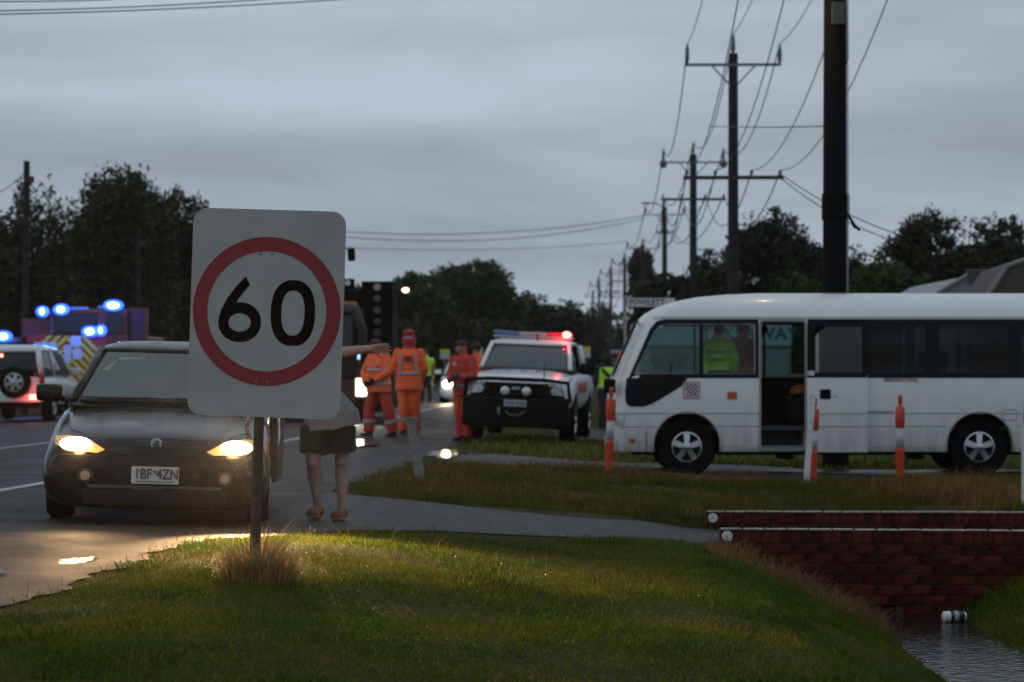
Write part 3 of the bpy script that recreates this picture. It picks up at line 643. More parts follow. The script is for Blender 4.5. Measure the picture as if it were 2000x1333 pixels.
# service lines: second pole to the house on the right, near pole clamp to the house, and across the road
wire(t2[1][3]+Vector((0, 0, -0.1)), P(1765, 462, 60), 0.15, 'service_line', 0.014, label='twin service line from the second pole down to the houses, upper strand')
wire(t2[1][3]+Vector((0, 0, -0.2)), P(1760, 475, 60), 0.2, 'service_line', 0.014, label='twin service line from the second pole down to the houses, lower strand')
wire(P(1383, 247, 66), P(1612, 247, 39), 0.02, 'service_line', 0.010, label='level stay wire between the second pole and the near black pole')
wire(t4[0][0]+Vector((0, 0, -0.6)), P(560, 445, 130), 0.7, 'service_line', 0.022, label='wire crossing the road behind the speed sign, upper of the two near ones')
wire(t4[0][0]+Vector((0, 0, -0.8)), P(560, 452, 130), 0.9, 'service_line', 0.022, label='wire crossing the road behind the speed sign, lower of the two near ones')
wire(t5[0][0], P(560, 478, 160), 0.5, 'service_line', 0.02, label='faint far wire crossing the road behind the speed sign')
for i, (a, b_) in enumerate((((-40, 3), (260, -8)), ((-40, 22), (470, -3)), ((-40, 29), (600, -1)))):
    wire(P(a[0], a[1], 40), P(b_[0]+150, b_[1]-6, 44), 0.05, 'service_line', 0.010, label='wire cutting the top left corner of the sky, %s of three' % ['highest', 'middle', 'lowest'][i])
# left side poles
def plain_pole(px, py, d, r, label):
    x = (px-1000)/FPX*d; z0 = float(gz(x, d))-0.3; zt_ = zat(py, d)
    t = thing('power_pole', label, 'pole', (x, d, z0), (0, R(0.6), 0), 'power poles across the road')
    b = MB(); b.tube([(0, 0, 0), (0, 0, zt_-z0)], [r*1.1, r*0.9], 14); b.build('pole_shaft', M_pole, t, angle=50)
    b = MB(); b.box((0.12, -r, zt_-z0-0.55), (0.22, 0.12, 0.18)); b.build('bracket', M_arm, t)
    return Vector((x, d, zt_-0.35))
q = plain_pole(47, 315, 75, 0.10, 'bare dark pole standing before the pepper trees across the road')
plain_pole(268, 445, 90, 0.09, 'bare dark pole half lost among the trees beside the fire truck')
wire(q, P(-60, 375, 70), 0.3, 'service_line', 0.012, label='wire leaving the bare dark pole across the road to the left')

# ================================================================ street name sign, small signs, letterbox
d = 52; x = P(1221, 0, d).x; z0 = float(gz(x, d))
t = thing('street_name_sign', 'white street name blade lettered POWLETT on a grey pole beside the bus roof', 'sign', (x, d, z0))
zb = zat(591, d)-z0
b = MB(); b.tube([(0, 0, -0.2), (0, 0, zb+0.14)], 0.03, 10); b.build('post', M_galv, t, smooth=True)
b = MB(); b.box((0.52, -0.035, zb), (1.0, 0.012, 0.20)); bl = b.build('name_blade', mat('blade_white', (0.62, 0.63, 0.60), 0.5, var=0.05), t)
b = MB(); b.ring(rrect(0.02, zb-0.1, 1.02, zb+0.1, 0.02), rrect(0.033, zb-0.088, 1.007, zb+0.088, 0.015), -0.0435, -0.0412); b.build('border', mat('blade_green', (0.02, 0.07, 0.045), 0.5), bl)
text('lettering', 'POWLETT', 0.165, mat('blade_black', (0.02, 0.035, 0.03), 0.5), bl, (0.44, -0.0435, zb), bold=0.003, sx=0.95)
def small_sign(px, py, d, w_, h_, top, label, yellow=True):
    x = P(px, 0, d).x; z0 = float(gz(x, d)); zc = zat(py, d)-z0
    t = thing('road_sign', label, 'sign', (x, d, z0))
    b = MB(); b.tube([(0, 0.03, -0.2), (0, 0.03, zc+h_/2)], 0.03, 8); b.build('post', M_galv, t)
    b = MB(); b.box((0, -0.012, zc-top/2), (w_, 0.015, h_-top)); b.build('white_panel', mat('panel_white', (0.5, 0.5, 0.5), 0.5, var=0.08), t)
    if yellow: b = MB(); b.box((0, -0.012, zc+h_/2-top/2), (w_, 0.016, top-0.004)); b.build('yellow_panel', mat('panel_yellow', (0.62, 0.66, 0.03), 0.5), t)
small_sign(869, 692, 110, 0.42, 0.42, 0.17, 'small sign with fluorescent yellow top behind the white sedan')
small_sign(1143, 688, 105, 0.42, 0.45, 0.15, 'small sign with fluorescent yellow top beside the ute light bar')
small_sign(1122, 692, 108, 0.34, 0.6, 0.0, 'plain white notice panel beside the ute light bar', False)
small_sign(934, 690, 95, 0.35, 0.4, 0.0, 'pale blue-white notice panel behind the orange volunteer', False)
x = P(1207, 0, 75).x; z0 = float(gz(x, 75)); zc = zat(687, 75)-z0
t = thing('timber_notice', 'brown timber post carrying a grey board beyond the bus nose', 'sign', (x, 75, z0))
b = MB(); b.box((0.05, 0, zc/2), (0.14, 0.14, zc)); b.build('post', mat('timber_brown', (0.16, 0.075, 0.04), 0.8, var=0.3), t)
b = MB(); b.box((0, -0.09, zc), (0.46, 0.03, 0.10)); b.build('board', mat('board_grey', (0.3, 0.31, 0.33), 0.6), t)
# lit street lamp far down the road
x = P(792, 0, 140).x; z0 = float(gz(x, 140)); zl = zat(567, 140)-z0
t = thing('street_lamp', 'lit yellow street lamp glowing in front of the far trees', 'lamp', (x, 140, z0))
b = MB(); b.tube([(-1.2, 0.2, 0), (-1.2, 0.2, zl-0.4), (-0.9, 0.1, zl+0.1), (-0.2, 0, zl+0.14)], [0.08, 0.06, 0.04, 0.03], 8); b.build('lamp_post', mat('lamp_post_dark', (0.03, 0.03, 0.03), 0.7), t, smooth=True)
b = MB(); b.box((0, 0, zl+0.10), (0.5, 0.24, 0.10), bev=0.03); b.build('lamp_head', mat('lamp_grey', (0.25,)*3), t, smooth=True)
b = MB(); b.ell((0, -0.05, zl), (0.17, 0.14, 0.12)); b.build('lamp_lens', emis('lamp_sodium', (1, 0.72, 0.28), 9), t, smooth=True)
# ================================================================ trees
def foliage(lobes, n_clump, n_leaf, size, seed, droop=0.0, spread=0.35):
    r_ = np.random.default_rng(seed); Cs = []
    vol = np.array([l[1][0]*l[1][1]*l[1][2] for l in lobes])**0.67; vol = vol/vol.sum()
    for (c, rad), f in zip(lobes, vol):
        k = max(3, int(n_clump*f)); v = r_.normal(size=(k, 3)); v /= np.linalg.norm(v, axis=1)[:, None]
        q = 0.45+0.6*r_.random(k)**0.6; Cs.append(np.array(c)+v*q[:, None]*np.array(rad))
    Cs = np.concatenate(Cs); k = len(Cs)
    cr_ = spread*(0.5+r_.random(k))
    off = r_.normal(size=(k, n_leaf, 3)); off /= np.maximum(np.linalg.norm(off, axis=2, keepdims=True), 1e-6); off *= (r_.random((k, n_leaf, 1))**0.5)*cr_[:, None, None]
    off[:, :, 2] *= 0.75
    if droop: off[:, :, 2] -= droop*r_.random((k, n_leaf))**1.5
    p = (Cs[:, None, :]+off).reshape(-1, 3); n = len(p); s = size*(0.5+r_.random(n))
    a = r_.normal(size=(n, 3)); a /= np.linalg.norm(a, axis=1)[:, None]
    if droop: a[:, 2] = a[:, 2]*1.3-0.3; a /= np.linalg.norm(a, axis=1)[:, None]
    b = np.cross(a, r_.normal(size=(n, 3))); b /= np.maximum(np.linalg.norm(b, axis=1)[:, None], 1e-6)
    V = np.stack([p-a*s[:, None], p+b*s[:, None]*0.42, p+a*s[:, None], p-b*s[:, None]*0.42], 1).reshape(-1, 3)
    return np_mesh('crown', V, np.arange(len(V)).reshape(-1, 4)), Cs
FOL = {'dark': mat('foliage_dark', (0.022, 0.030, 0.014), 0.6, vscale=0.35, col2=(0.050, 0.050, 0.024), island=0.4, spec=0.08),
       'green': mat('foliage_green', (0.024, 0.048, 0.012), 0.6, vscale=0.4, col2=(0.05, 0.075, 0.02), island=0.4, spec=0.08),
       'olive': mat('foliage_olive', (0.034, 0.042, 0.018), 0.6, vscale=0.3, col2=(0.065, 0.062, 0.028), island=0.4, spec=0.08)}
M_bark = mat('bark', (0.05, 0.042, 0.034), 0.9, var=0.4, vscale=4, bump=0.5, bscale=12)
DENS = 2.0
def tree(name, label, px, d, wpx, top, kind='dark', droop=0.0, n=420, leaf=24, base=None, seed=1, group=None, lobes_n=13, size=None, low=0.06):
    """a tree whose crown spans wpx photo pixels about px and reaches photo row top, at distance d"""
    r_ = random.Random(seed); x = (px-1000)/FPX*d; z0 = float(gz(x, d)) if d < 200 else float(gz(x, d))
    H = zat(top, d)-z0; W = wpx/FPX*d/2
    t = thing(name, label, 'tree', (x, d, z0), (0, 0, 0), group)
    zb = H*low if base is None else base
    lobes = [((0, 0, zb+(H-zb)*0.5), (W*0.76, W*0.70, (H-zb)*0.46))]
    for i in range(lobes_n):
        a = 2*math.pi*i/lobes_n+r_.uniform(-.4, .4); q = W*r_.uniform(0.35, 0.68); h = zb+(H-zb)*r_.uniform(0.15, 0.86)
        rr = W*r_.uniform(0.26, 0.44); rz_ = min(rr*r_.uniform(.7, 1.0), H-h)
        lobes.append(((q*math.cos(a), q*math.sin(a), h), (rr, rr, max(rz_, 0.3))))
    sp = max(0.35, W*0.16)
    me, Cs = foliage(lobes, int(n*DENS), leaf, size or max(0.07, 0.0011*d), seed, droop*H, sp)
    add('crown', me, FOL[kind], t)
    b = MB(); tr = max(0.10, H*0.03)
    b.tube([(0, 0, -0.2), (0.1*W*r_.uniform(-1, 1), 0, zb*0.6+0.2), (0.12*W*r_.uniform(-1, 1), 0, zb+(H-zb)*0.35), (0, 0, zb+(H-zb)*0.75)], [tr*1.25, tr, tr*0.7, tr*0.2], 9)
    for c, rad in lobes[1:]:
        b.tube([(0, 0, zb*0.8+(H-zb)*0.12), (c[0]*0.5, c[1]*0.5, (zb+c[2])*0.52), c], [tr*0.55, tr*0.4, tr*0.12], 6)
    for i in range(0, len(Cs), 6):
        c = Cs[i]; L = min(lobes, key=lambda l: (Vector(l[0])-Vector(c)).length); b.tube([L[0], tuple(c)], [tr*0.14, tr*0.05], 4, caps=False)
    b.build('trunk', M_bark, t, smooth=True)
    return t
G1 = 'pepper trees across the road'; G2 = 'trees far along the road'; G3 = 'trees behind the houses on the right'
tree('pepper_tree', 'drooping dark tree at the far left edge behind the parked four wheel drive', -60, 92, 210, 395, 'olive', 0.12, 420, 26, seed=1, group=G1)
tree('pepper_tree', 'drooping dark tree right behind the bare pole across the road', 72, 95, 240, 335, 'olive', 0.12, 560, 28, seed=2, group=G1)
tree('pepper_tree', 'tallest drooping dark tree rising over the fire truck', 225, 97, 300, 312, 'olive', 0.12, 760, 28, seed=3, group=G1)
tree('pepper_tree', 'dark drooping tree with its crown passing behind the speed sign', 352, 100, 220, 340, 'olive', 0.10, 420, 26, seed=4, group=G1)
tree('pepper_tree', 'low dark tree mostly hidden behind the speed sign', 480, 115, 200, 430, 'olive', 0.08, 380, 24, seed=5, group=G1)
tree('pepper_tree', 'low dark tree filling the gap behind the fire truck', 150, 108, 240, 420, 'olive', 0.10, 420, 26, seed=31, group=G1)
tree('pepper_tree', 'dark tree between the tallest pepper tree and the sign', 310, 106, 180, 372, 'olive', 0.10, 420, 26, seed=32, group=G1)
tree('roadside_tree', 'rounded tree behind the dark signal panel of the truck', 690, 150, 210, 545, 'green', 0.0, 380, 26, seed=6, group=G2)
tree('roadside_tree', 'broad tree behind the lit street lamp', 805, 155, 200, 532, 'green', 0.0, 520, 26, seed=7, group=G2)
tree('roadside_tree', 'tallest domed tree above the white ute', 940, 165, 205, 503, 'green', 0.0, 620, 26, seed=8, group=G2, low=0.05)
tree('roadside_tree', 'sloping dark tree to the field side of the tallest domed tree', 1030, 190, 150, 566, 'dark', 0.0, 420, 24, seed=9, group=G2, low=0.05)
tree('roadside_tree', 'smaller dark tree beside the sloping one above the ute light bar', 1090, 230, 130, 598, 'dark', 0.0, 340, 24, seed=10, group=G2, low=0.05)
tree('roadside_tree', 'low distant tree at the end of the line of far trees', 1140, 330, 110, 622, 'dark', 0.0, 260, 22, seed=11, group=G2, low=0.05)
tree('roadside_tree', 'low bushy tree between the lamp tree and the domed tree', 870, 140, 150, 610, 'dark', 0.0, 360, 24, seed=12, group=G2, low=0.03)
tree('roadside_tree', 'low bushy tree behind the volunteers in orange', 760, 138, 170, 615, 'dark', 0.0, 360, 24, seed=13, group=G2, low=0.03)
tree('roadside_tree', 'low shrubby tree directly behind the white ute roof', 985, 142, 180, 628, 'dark', 0.0, 360, 24, seed=14, group=G2, low=0.03)
tree('gum_tree', 'broad gum tree between the second pole and the near black pole', 1510, 110, 260, 405, 'dark', 0.0, 620, 26, seed=15, group=G3, lobes_n=9)
tree('gum_tree', 'lower gum tree behind the third power pole', 1395, 118, 190, 484, 'dark', 0.0, 380, 24, seed=16, group=G3)
tree('gum_tree', 'low gum tree behind the street name blade', 1290, 150, 150, 525, 'dark', 0.0, 360, 24, seed=17, group=G3, low=0.03)
tree('gum_tree', 'gum tree with gaps in its crown above the grey roofed house', 1830, 100, 215, 402, 'dark', 0.0, 480, 24, seed=18, group=G3, lobes_n=9)
tree('gum_tree', 'dark gum tree above the tiled roof', 1955, 98, 230, 410, 'dark', 0.0, 520, 24, seed=19, group=G3, lobes_n=9)
tree('willow_tree', 'soft bright green drooping tree beside the near black pole', 1715, 85, 200, 478, 'green', 0.10, 520, 30, seed=20, group=G3, low=0.05)
tree('willow_tree', 'soft green drooping tree above the middle of the bus roof', 1560, 92, 150, 520, 'green', 0.10, 340, 28, seed=21, group=G3, low=0.05)
tree('gum_tree', 'gum tree showing on both sides of the near black pole', 1635, 112, 190, 462, 'dark', 0.0, 420, 24, seed=33, group=G3)
tree('round_tree', 'small round-headed tree on a thin trunk at the fifth power pole', 1251, 240, 52, 483, 'dark', 0.0, 160, 20, seed=22, base=8.2, lobes_n=5)
b = MB()                                              # far wooded rise closing the road
o = None
me, _ = foliage([((60+i*26+random.uniform(-8, 8), 560+random.uniform(-30, 30), 3+random.uniform(0, 5)), (18, 14, 6+random.uniform(0, 4))) for i in range(-16, 14)], 2600, 14, 1.3, 40, 0, 3.0)
o = add('far_wood', me, FOL['dark']); tag(o, 'hazy distant wood closing the end of the road', 'wood', kind='stuff')

# ================================================================ houses on the right
M_tile = mat('roof_tile', (0.075, 0.052, 0.042), 0.7, var=0.3, vscale=5)
M_brickw = mat('house_brick', (0.10, 0.055, 0.04), 0.85, var=0.3, vscale=6)
def house(name, label, px0, px1, d, py_eave, py_ridge, roof, wall, rot=0.0, depth=9.0):
    xa, xb = P(px0, 0, d).x, P(px1, 0, d).x; x = (xa+xb)/2; L = xb-xa; z0 = float(gz(x, d)); ze = zat(py_eave, d)-z0; zr = zat(py_ridge, d)-z0
    t = thing(name, label, 'house', (x, d, z0), (0, 0, R(rot)))
    b = MB(); b.box((0, depth/2, ze/2), (L, depth, ze)); b.build('wall', wall, t)
    b = MB(); b.prism([(-L/2-0.5, ze-0.05), (L/2+0.5, ze-0.05), (0, zr)], 'y', -0.5, depth+0.5); rf = b.build('roof', roof, t)
    b = MB(); b.tube([(-L/2-0.5, -0.55, ze-0.02), (0, -0.55, zr+0.04), (L/2+0.5, -0.55, ze-0.02)], 0.07, 6); b.build('barge_board', mat('barge_grey', (0.22, 0.21, 0.20), 0.7), rf)
    for i in (-1, 1):
        b = MB(); b.box((i*L*0.25, -0.03, ze*0.55), (L*0.22, 0.06, 1.2)); wn = b.build('window', mat('house_glass', (0.02, 0.025, 0.03), 0.1), t)
        b = MB(); b.ring(rrect(i*L*0.25-L*0.12, ze*0.55-0.66, i*L*0.25+L*0.12, ze*0.55+0.66, 0.02), rrect(i*L*0.25-L*0.105, ze*0.55-0.58, i*L*0.25+L*0.105, ze*0.55+0.58, 0.02), -0.08, -0.0); b.build('frame', M_cream, wn)
    return t, ze, zr
house('house', 'house with a low grey metal gable roof just above the bus', 1861, 1906, 70, 573, 541, mat('metal_roof', (0.22, 0.24, 0.27), 0.45, 0.2, var=0.1), M_cream, 0)
t, ze, zr = house('house', 'house with a brown tiled hip roof beyond the end of the bus', 1960, 2230, 62, 600, 580, M_tile, M_brickw, 0, 3.0)
ro_ = [c for c in t.children if c.name.startswith('roof')][0]; xo = t.location.x; zo = t.location.z
hp = [(P(px, 0, 62).x-xo, zat(py, 62)-zo) for px, py in ((1922, 580), (1960, 523), (2010, 506), (2200, 506), (2260, 580))]
b = MB(); b.prism(hp, 'y', -0.4, 3.0); b.build('roof_tiles', M_tile, t); b = MB(); b.tube([(x_, -0.45, z_+0.02) for x_, z_ in hp], 0.07, 6); b.build('roof_ridge', mat('barge_grey', (0.22,)*3), t)
t2_ = thing('roof_aerial', 'dark box shaped aerial on the roof line between the two houses', 'aerial', P(1912, 575, 66.0), (0, 0, 0))
b = MB(); b.tube([(0, 0, -2.0), (0, 0, 0.45)], 0.03, 8); b.build('mast', M_galv, t2_)
b = MB(); b.box((0, 0, 0.42), (0.62, 0.06, 0.34), bev=0.02); b.build('screen', mat('aerial_dark', (0.06, 0.065, 0.07), 0.6), t2_)
b = MB(); b.box((0, -0.02, 0.62), (0.66, 0.1, 0.03)); b.build('rim', M_galv, t2_)
# the take-away shop behind the bus, seen through its windows
d = 60; xa = P(1250, 0, d).x; xb = P(1545, 0, d).x; z0 = float(gz(5, d)); zt_ = zat(628, d)-z0
t = thing('takeaway_shop', 'low shop front with pale teal sign boards seen through the bus windows', 'shop', ((xa+xb)/2, d, z0))
L = xb-xa
b = MB(); b.box((0, 2.5, zt_/2), (L, 5, zt_)); b.build('wall', mat('shop_wall', (0.16, 0.19, 0.19), 0.8, var=0.15), t)
b = MB(); b.box((0, -0.05, zt_-0.30), (L, 0.08, 0.55)); sg = b.build('sign_board', mat('shop_teal', (0.20, 0.32, 0.32), 0.6, var=0.08), t)
text('lettering', 'TAKEAWAY', 0.42, mat('shop_letter', (0.015, 0.07, 0.075), 0.6), sg, (L*0.22, -0.095, zt_-0.30), bold=0.008)
for i in range(4):
    b = MB(); b.box((-L*0.375+i*L*0.25, -0.03, (zt_-0.7)/2+0.1), (L*0.21, 0.06, zt_-0.95)); b.build('shop_window', mat('shop_glass', (0.10, 0.16, 0.16), 0.15), t)
# ================================================================ vehicle helpers (local: front towards -y, x across, z up)
M_tyre = mat('tyre', (0.007, 0.007, 0.008), 0.95, var=0.2, vscale=20, spec=0.1)
M_alloy = mat('alloy', (0.45, 0.46, 0.48), 0.28, 0.85, var=0.1)
M_black = mat('black_plastic', (0.005, 0.005, 0.006), 0.7, spec=0.12)
M_rubber = mat('rubber_trim', (0.008, 0.008, 0.009), 0.6)
M_dglass = mat('dark_glass', (0.008, 0.011, 0.012), 0.04, spec=0.45)
M_scr = mat('windscreen_glass', (0.075, 0.088, 0.080), 0.06, spec=0.5, var=0.15, vscale=2)
M_chrome = mat('chrome', (0.6, 0.6, 0.62), 0.12, 1.0)
M_lens = mat('lamp_lens_clear', (0.42, 0.44, 0.46), 0.12, 0.3, var=0.3, vscale=14)
M_whitep = mat('white_paint', (0.70, 0.72, 0.74), 0.30, coat=0.5, var=0.03, vscale=2)
M_redl = mat('tail_red', (0.22, 0.012, 0.012), 0.2)
M_plate = mat('plate_white', (0.58, 0.58, 0.56), 0.4, var=0.05)
def loft(stations, lv=2):
    """stations (y, zb, wb, wm, zs, ws, zt) -> smooth closed hull mesh"""
    b = MB(); V = []; n = 16
    for y, zb, wb, wm, zs, ws, zt in stations:
        h = [(wb*0.6, zb), (wb, zb+0.03), (wm, zb+(zs-zb)*0.35), (wm, zb+(zs-zb)*0.72), (ws, zs), (ws*0.86, zt-(zt-zs)*0.30), (ws*0.55, zt-0.005), (ws*0.18, zt+0.006)]
        V += [(x, y, z) for x, z in h]+[(-x, y, z) for x, z in h[::-1]]
    m = len(stations)
    F_ = [(i*n+k, i*n+(k+1) % n, (i+1)*n+(k+1) % n, (i+1)*n+k) for i in range(m-1) for k in range(n)]
    F_ += [tuple(range(n)), tuple((m-1)*n+k for k in range(n))]
    b._a(V, F_); return subsurf(b.mesh(), lv)
def zloft(levels, k=5, swap=False):
    """levels (z, y0, y1, half width, corner radius) stacked into a closed shell; swap puts the long axis on x and centres y on 0"""
    b = MB(); V = []
    for z, y0, y1, w_, r in levels:
        for px_, py_ in rrect(-w_, y0, w_, y1, r, k): V.append((py_, px_, z) if swap else (px_, py_, z))
    n = 4*(k+1); m = len(levels)
    b._a(V, [(i*n+j, i*n+(j+1) % n, (i+1)*n+(j+1) % n, (i+1)*n+j) for i in range(m-1) for j in range(n)]+[tuple(range(n))[::-1], tuple((m-1)*n+j for j in range(n))])
    return b.mesh()
def cyl_cut(x, y, z, r, half=0.6, axis='x'):
    b = MB(); b.lathe([(r, -half), (r, half)], axis, (x, y, z), 32); return b.mesh()
def wheel(t, x, y, r, w_, side, rim_r, spokes=5, axis='x', m_rim=None, steer=0.0, zc=None):
    b = MB(); s = side
    b.lathe([(rim_r, -w_/2*0.9), (rim_r+0.02, -w_/2), (r-0.03, -w_/2), (r, -w_/2+0.035), (r, w_/2-0.035), (r-0.03, w_/2), (rim_r+0.02, w_/2), (rim_r, w_/2*0.9)], 'x', (0, 0, 0), 36, caps=False)
    b.lathe([(rim_r*1.0, -w_/2*0.8), (rim_r*1.0, w_/2*0.8)], 'x', (0, 0, 0), 24)
    o = b.build('wheel', M_tyre, t, angle=40)
    o.location = (x, y, r if zc is None else zc); o.rotation_euler = (0, 0, (R(90) if axis == 'y' else 0)+steer)
    q = MB(); f = s*w_/2*0.82
    q.lathe([(rim_r*1.02, f-s*0.004), (rim_r*1.02, f+s*0.02), (rim_r*0.93, f+s*0.022), (rim_r*0.88, f-s*0.0)], 'x', (0, 0, 0), 36, caps=False)
    for k in range(spokes):
        a = 2*math.pi*k/spokes+0.3; d_ = Vector((0, math.cos(a), math.sin(a))); nn = Vector((0, -math.sin(a), math.cos(a)))
        p0, p1 = d_*rim_r*0.16, d_*rim_r*0.95; q._a([p0-nn*rim_r*0.16+Vector((f+s*0.012, 0, 0)), p0+nn*rim_r*0.16+Vector((f+s*0.012, 0, 0)), p1+nn*rim_r*0.21+Vector((f+s*0.004, 0, 0)), p1-nn*rim_r*0.21+Vector((f+s*0.004, 0, 0))], [(0, 1, 2, 3)])
    q.lathe([(rim_r*0.30, f+s*0.004), (rim_r*0.28, f+s*0.03), (rim_r*0.12, f+s*0.038), (0.004, f+s*0.038)], 'x', (0, 0, 0), 20)
    q.build('rim', m_rim or M_alloy, o, angle=35)
    return o
def put(name, poly, tree, m, parent, off=0.006, dirn=1, plane='xz', grid=0.05):
    return add(name, patch(poly, tree, dirn, plane, off, grid), m, parent, smooth=True)
def oval(cx_, cz_, rx, rz_, n=20): return [(cx_+rx*math.cos(2*math.pi*k/n), cz_+rz_*math.sin(2*math.pi*k/n)) for k in range(n)]

# ================================================================ dark sedan with its headlights on
SED_ST = [(-2.45, .17, .66, .75, .51, .69, .575), (-2.41, .13, .80, .87, .59, .79, .655), (-2.28, .12, .85, .905, .65, .835, .72), (-2.0, .14, .80, .905, .70, .85, .785), (-1.5, .18, .80, .92, .77, .87, .865),
          (-0.95, .18, .80, .92, .85, .885, .945), (0.2, .18, .80, .92, .90, .895, .97), (1.3, .18, .80, .92, .92, .89, .985), (1.9, .20, .78, .91, .93, .87, 1.0), (2.3, .27, .74, .87, .92, .82, .99), (2.45, .36, .64, .78, .86, .72, .93)]
SED_GH = [(.90, -1.06, 1.82, .82, .22), (.97, -0.98, 1.74, .81, .22), (1.12, -0.70, 1.52, .745, .20), (1.28, -0.40, 1.28, .675, .20), (1.40, -0.17, 1.08, .615, .20), (1.44, -0.05, 0.98, .57, .22), (1.475, 0.12, 0.85, .44, .22), (1.485, 0.3, 0.65, .2, .15)]
def sedan(name, label, loc, rot, paint, group=None, detail=True):
    t = thing(name, label, 'car', loc, rot, group)
    body = loft(SED_ST); body = boolean(body, [cyl_cut(s*0.9, y, 0.31, 0.365, 0.22) for s in (-1, 1) for y in (-1.5, 1.3)])
    bo = add('body', body, paint, t, smooth=True); body.set_sharp_from_angle(angle=R(45)); tr = bvh(body)
    gm = zloft(SED_GH); gh = add('side_glass', gm, M_dglass, t, smooth=True); gt = bvh(gm)
    put('windscreen', [(-0.70, 1.0), (0.70, 1.0), (0.54, 1.385), (-0.54, 1.385)], gt, M_scr, t, 0.006)
    b = MB(); b.tube([(-0.70, -1.02, .965), (0, -1.10, .965), (0.70, -1.02, .965)], 0.018, 6); b.build('scuttle', M_rubber, t, smooth=True)
    rf = zloft([(1.392, -0.20, 1.12, .628, .2), (1.425, -0.13, 1.05, .605, .2), (1.452, -0.02, 0.98, .555, .22), (1.486, 0.12, 0.85, .43, .22), (1.497, 0.3, 0.65, .2, .15)])
    ro = add('roof', rf, paint, t, smooth=True)
    for s in (-1, 1):
        b = MB(); b.tube([(s*0.77, -0.92, .96), (s*0.70, -0.62, 1.13), (s*0.635, -0.32, 1.29), (s*0.59, -0.10, 1.41)], 0.036, 8); b.build('pillar', paint, t, smooth=True)
        b = MB(); b.tube([(s*0.80, 0.35, .95), (s*0.70, 0.36, 1.22), (s*0.61, 0.37, 1.42)], 0.03, 8); b.build('pillar', M_rubber, t, smooth=True)
        b = MB(); b.tube([(s*0.74, 1.60, 1.0), (s*0.67, 1.30, 1.2), (s*0.60, 1.0, 1.41)], 0.05, 8); b.build('pillar', paint, t, smooth=True)
        b = MB(); b.box((s*0.99, -0.72, 1.02), (0.22, 0.10, 0.145), rot=(0, 0, s*0.15), bev=0.035); b.tube([(s*0.86, -0.70, .96), (s*0.95, -0.71, 1.0)], 0.025, 6); b.build('wing_mirror', paint, t, smooth=True)
        for y in (-1.5, 1.3): wheel(t, s*0.80, y, 0.315, 0.215, s, 0.225, 5)
    return t, tr, bo
M_dark = mat('charcoal_paint', (0.010, 0.009, 0.008), 0.22, coat=0.18, var=0.25, vscale=4, rvar=0.12, spec=0.25)
# the dark car stands nose-on, tilted with the road camber
cY = 22.75; cX = P(307, 0, 20.4).x
t, tr, bo = sedan('dark_sedan', 'dark charcoal sedan facing with both headlights blazing, plate 1BF 4ZN', (cX-0.255, cY, float(gz(cX, cY))+0.005), (0, R(1.7), R(5.6)), M_dark)
DS = t
M_blaze = emis('headlight_blaze', (1.0, 0.62, 0.28), 45)
for s in (-1, 1):
    ln = put('headlight', [(s*0.40, .60), (s*0.46, .575), (s*0.62, .585), (s*0.80, .63), (s*0.82, .69), (s*0.70, .705), (s*0.52, .67)][::(1 if s > 0 else -1)], tr, emis('headlight_halo_lens', (1.0, 0.50, 0.18), 0.28), t, 0.008, grid=0.03)  # lens glows orange to stand in for the halo round the lamp
    o = put('lit_bulb', oval(s*0.635, .640, .125, .052), tr, M_blaze, ln, 0.016, grid=0.03); o.parent = ln
    fl = put('fog_lamp', oval(s*0.55, .392, .040, .038), tr, mat('fog_lens', (0.16, 0.15, 0.14), 0.2), t, 0.012, grid=0.03)
    put('fog_bezel', oval(s*0.55, .392, .066, .060), tr, M_rubber, t, 0.006, grid=0.03)
    h = tr.ray_cast(Vector((s*0.62, -9, .64)), Vector((0, 1, 0)))[0]
    point_lamp('headlight_beam', (s*0.62, h.y-0.10, .64), (1, 0.60, 0.27), 45 if s < 0 else 1150, 0.05, t, 'SPOT', (s*0.62+(0.6 if s < 0 else 2.2), h.y-8, 0.25), R(95), 1.0)
    point_lamp('headlight_spill', (s*0.62, h.y-0.14, .63), (1, 0.60, 0.28), 5, 0.05, t)
gr = put('grille', [(-0.38, .600), (-0.30, .565), (0.30, .565), (0.38, .600), (0.30, .640), (0, .655), (-0.30, .640)], tr, mat('grille_black', (0.010, 0.010, 0.010), 0.45), t, 0.006, grid=0.03)
for k in range(3):
    b = MB(); h = tr.ray_cast(Vector((0, -9, .585+k*0.022)), Vector((0, 1, 0)))[0]; b.tube([(-0.33+k*.02, h.y+0.012, .585+k*0.022), (-0.15, h.y-0.008, .583+k*0.022), (0.15, h.y-0.008, .583+k*0.022), (0.33-k*.02, h.y+0.012, .585+k*0.022)], 0.006, 6); b.build('grille_bar', M_rubber, gr)
h = tr.ray_cast(Vector((0, -9, .655)), Vector((0, 1, 0)))[0]
b = MB(); b.lathe([(0.044, -0.006), (0.048, 0.0), (0.048, 0.02)], 'y', (0, h.y-0.018, .652), 24); bd = b.build('badge', M_chrome, t, angle=40)
b = MB(); b.prism([(-.030, .640), (-.012, .632), (.006, .640), (.022, .628), (.030, .640), (.020, .656), (.026, .670), (.008, .684), (-.012, .680), (-.006, .664), (-.022, .664)], 'y', h.y-0.027, h.y-0.0245); b.build('emblem', mat('emblem_grey', (0.10, 0.10, 0.11), 0.3, 0.8), bd)
h = tr.ray_cast(Vector((0, -9, .43)), Vector((0, 1, 0)))[0]; yp = h.y-0.03
b = MB(); b.prism(rrect(-.187, .340, .187, .475, .012), 'y', yp, yp+0.02); pl = b.build('number_plate', M_plate, t)
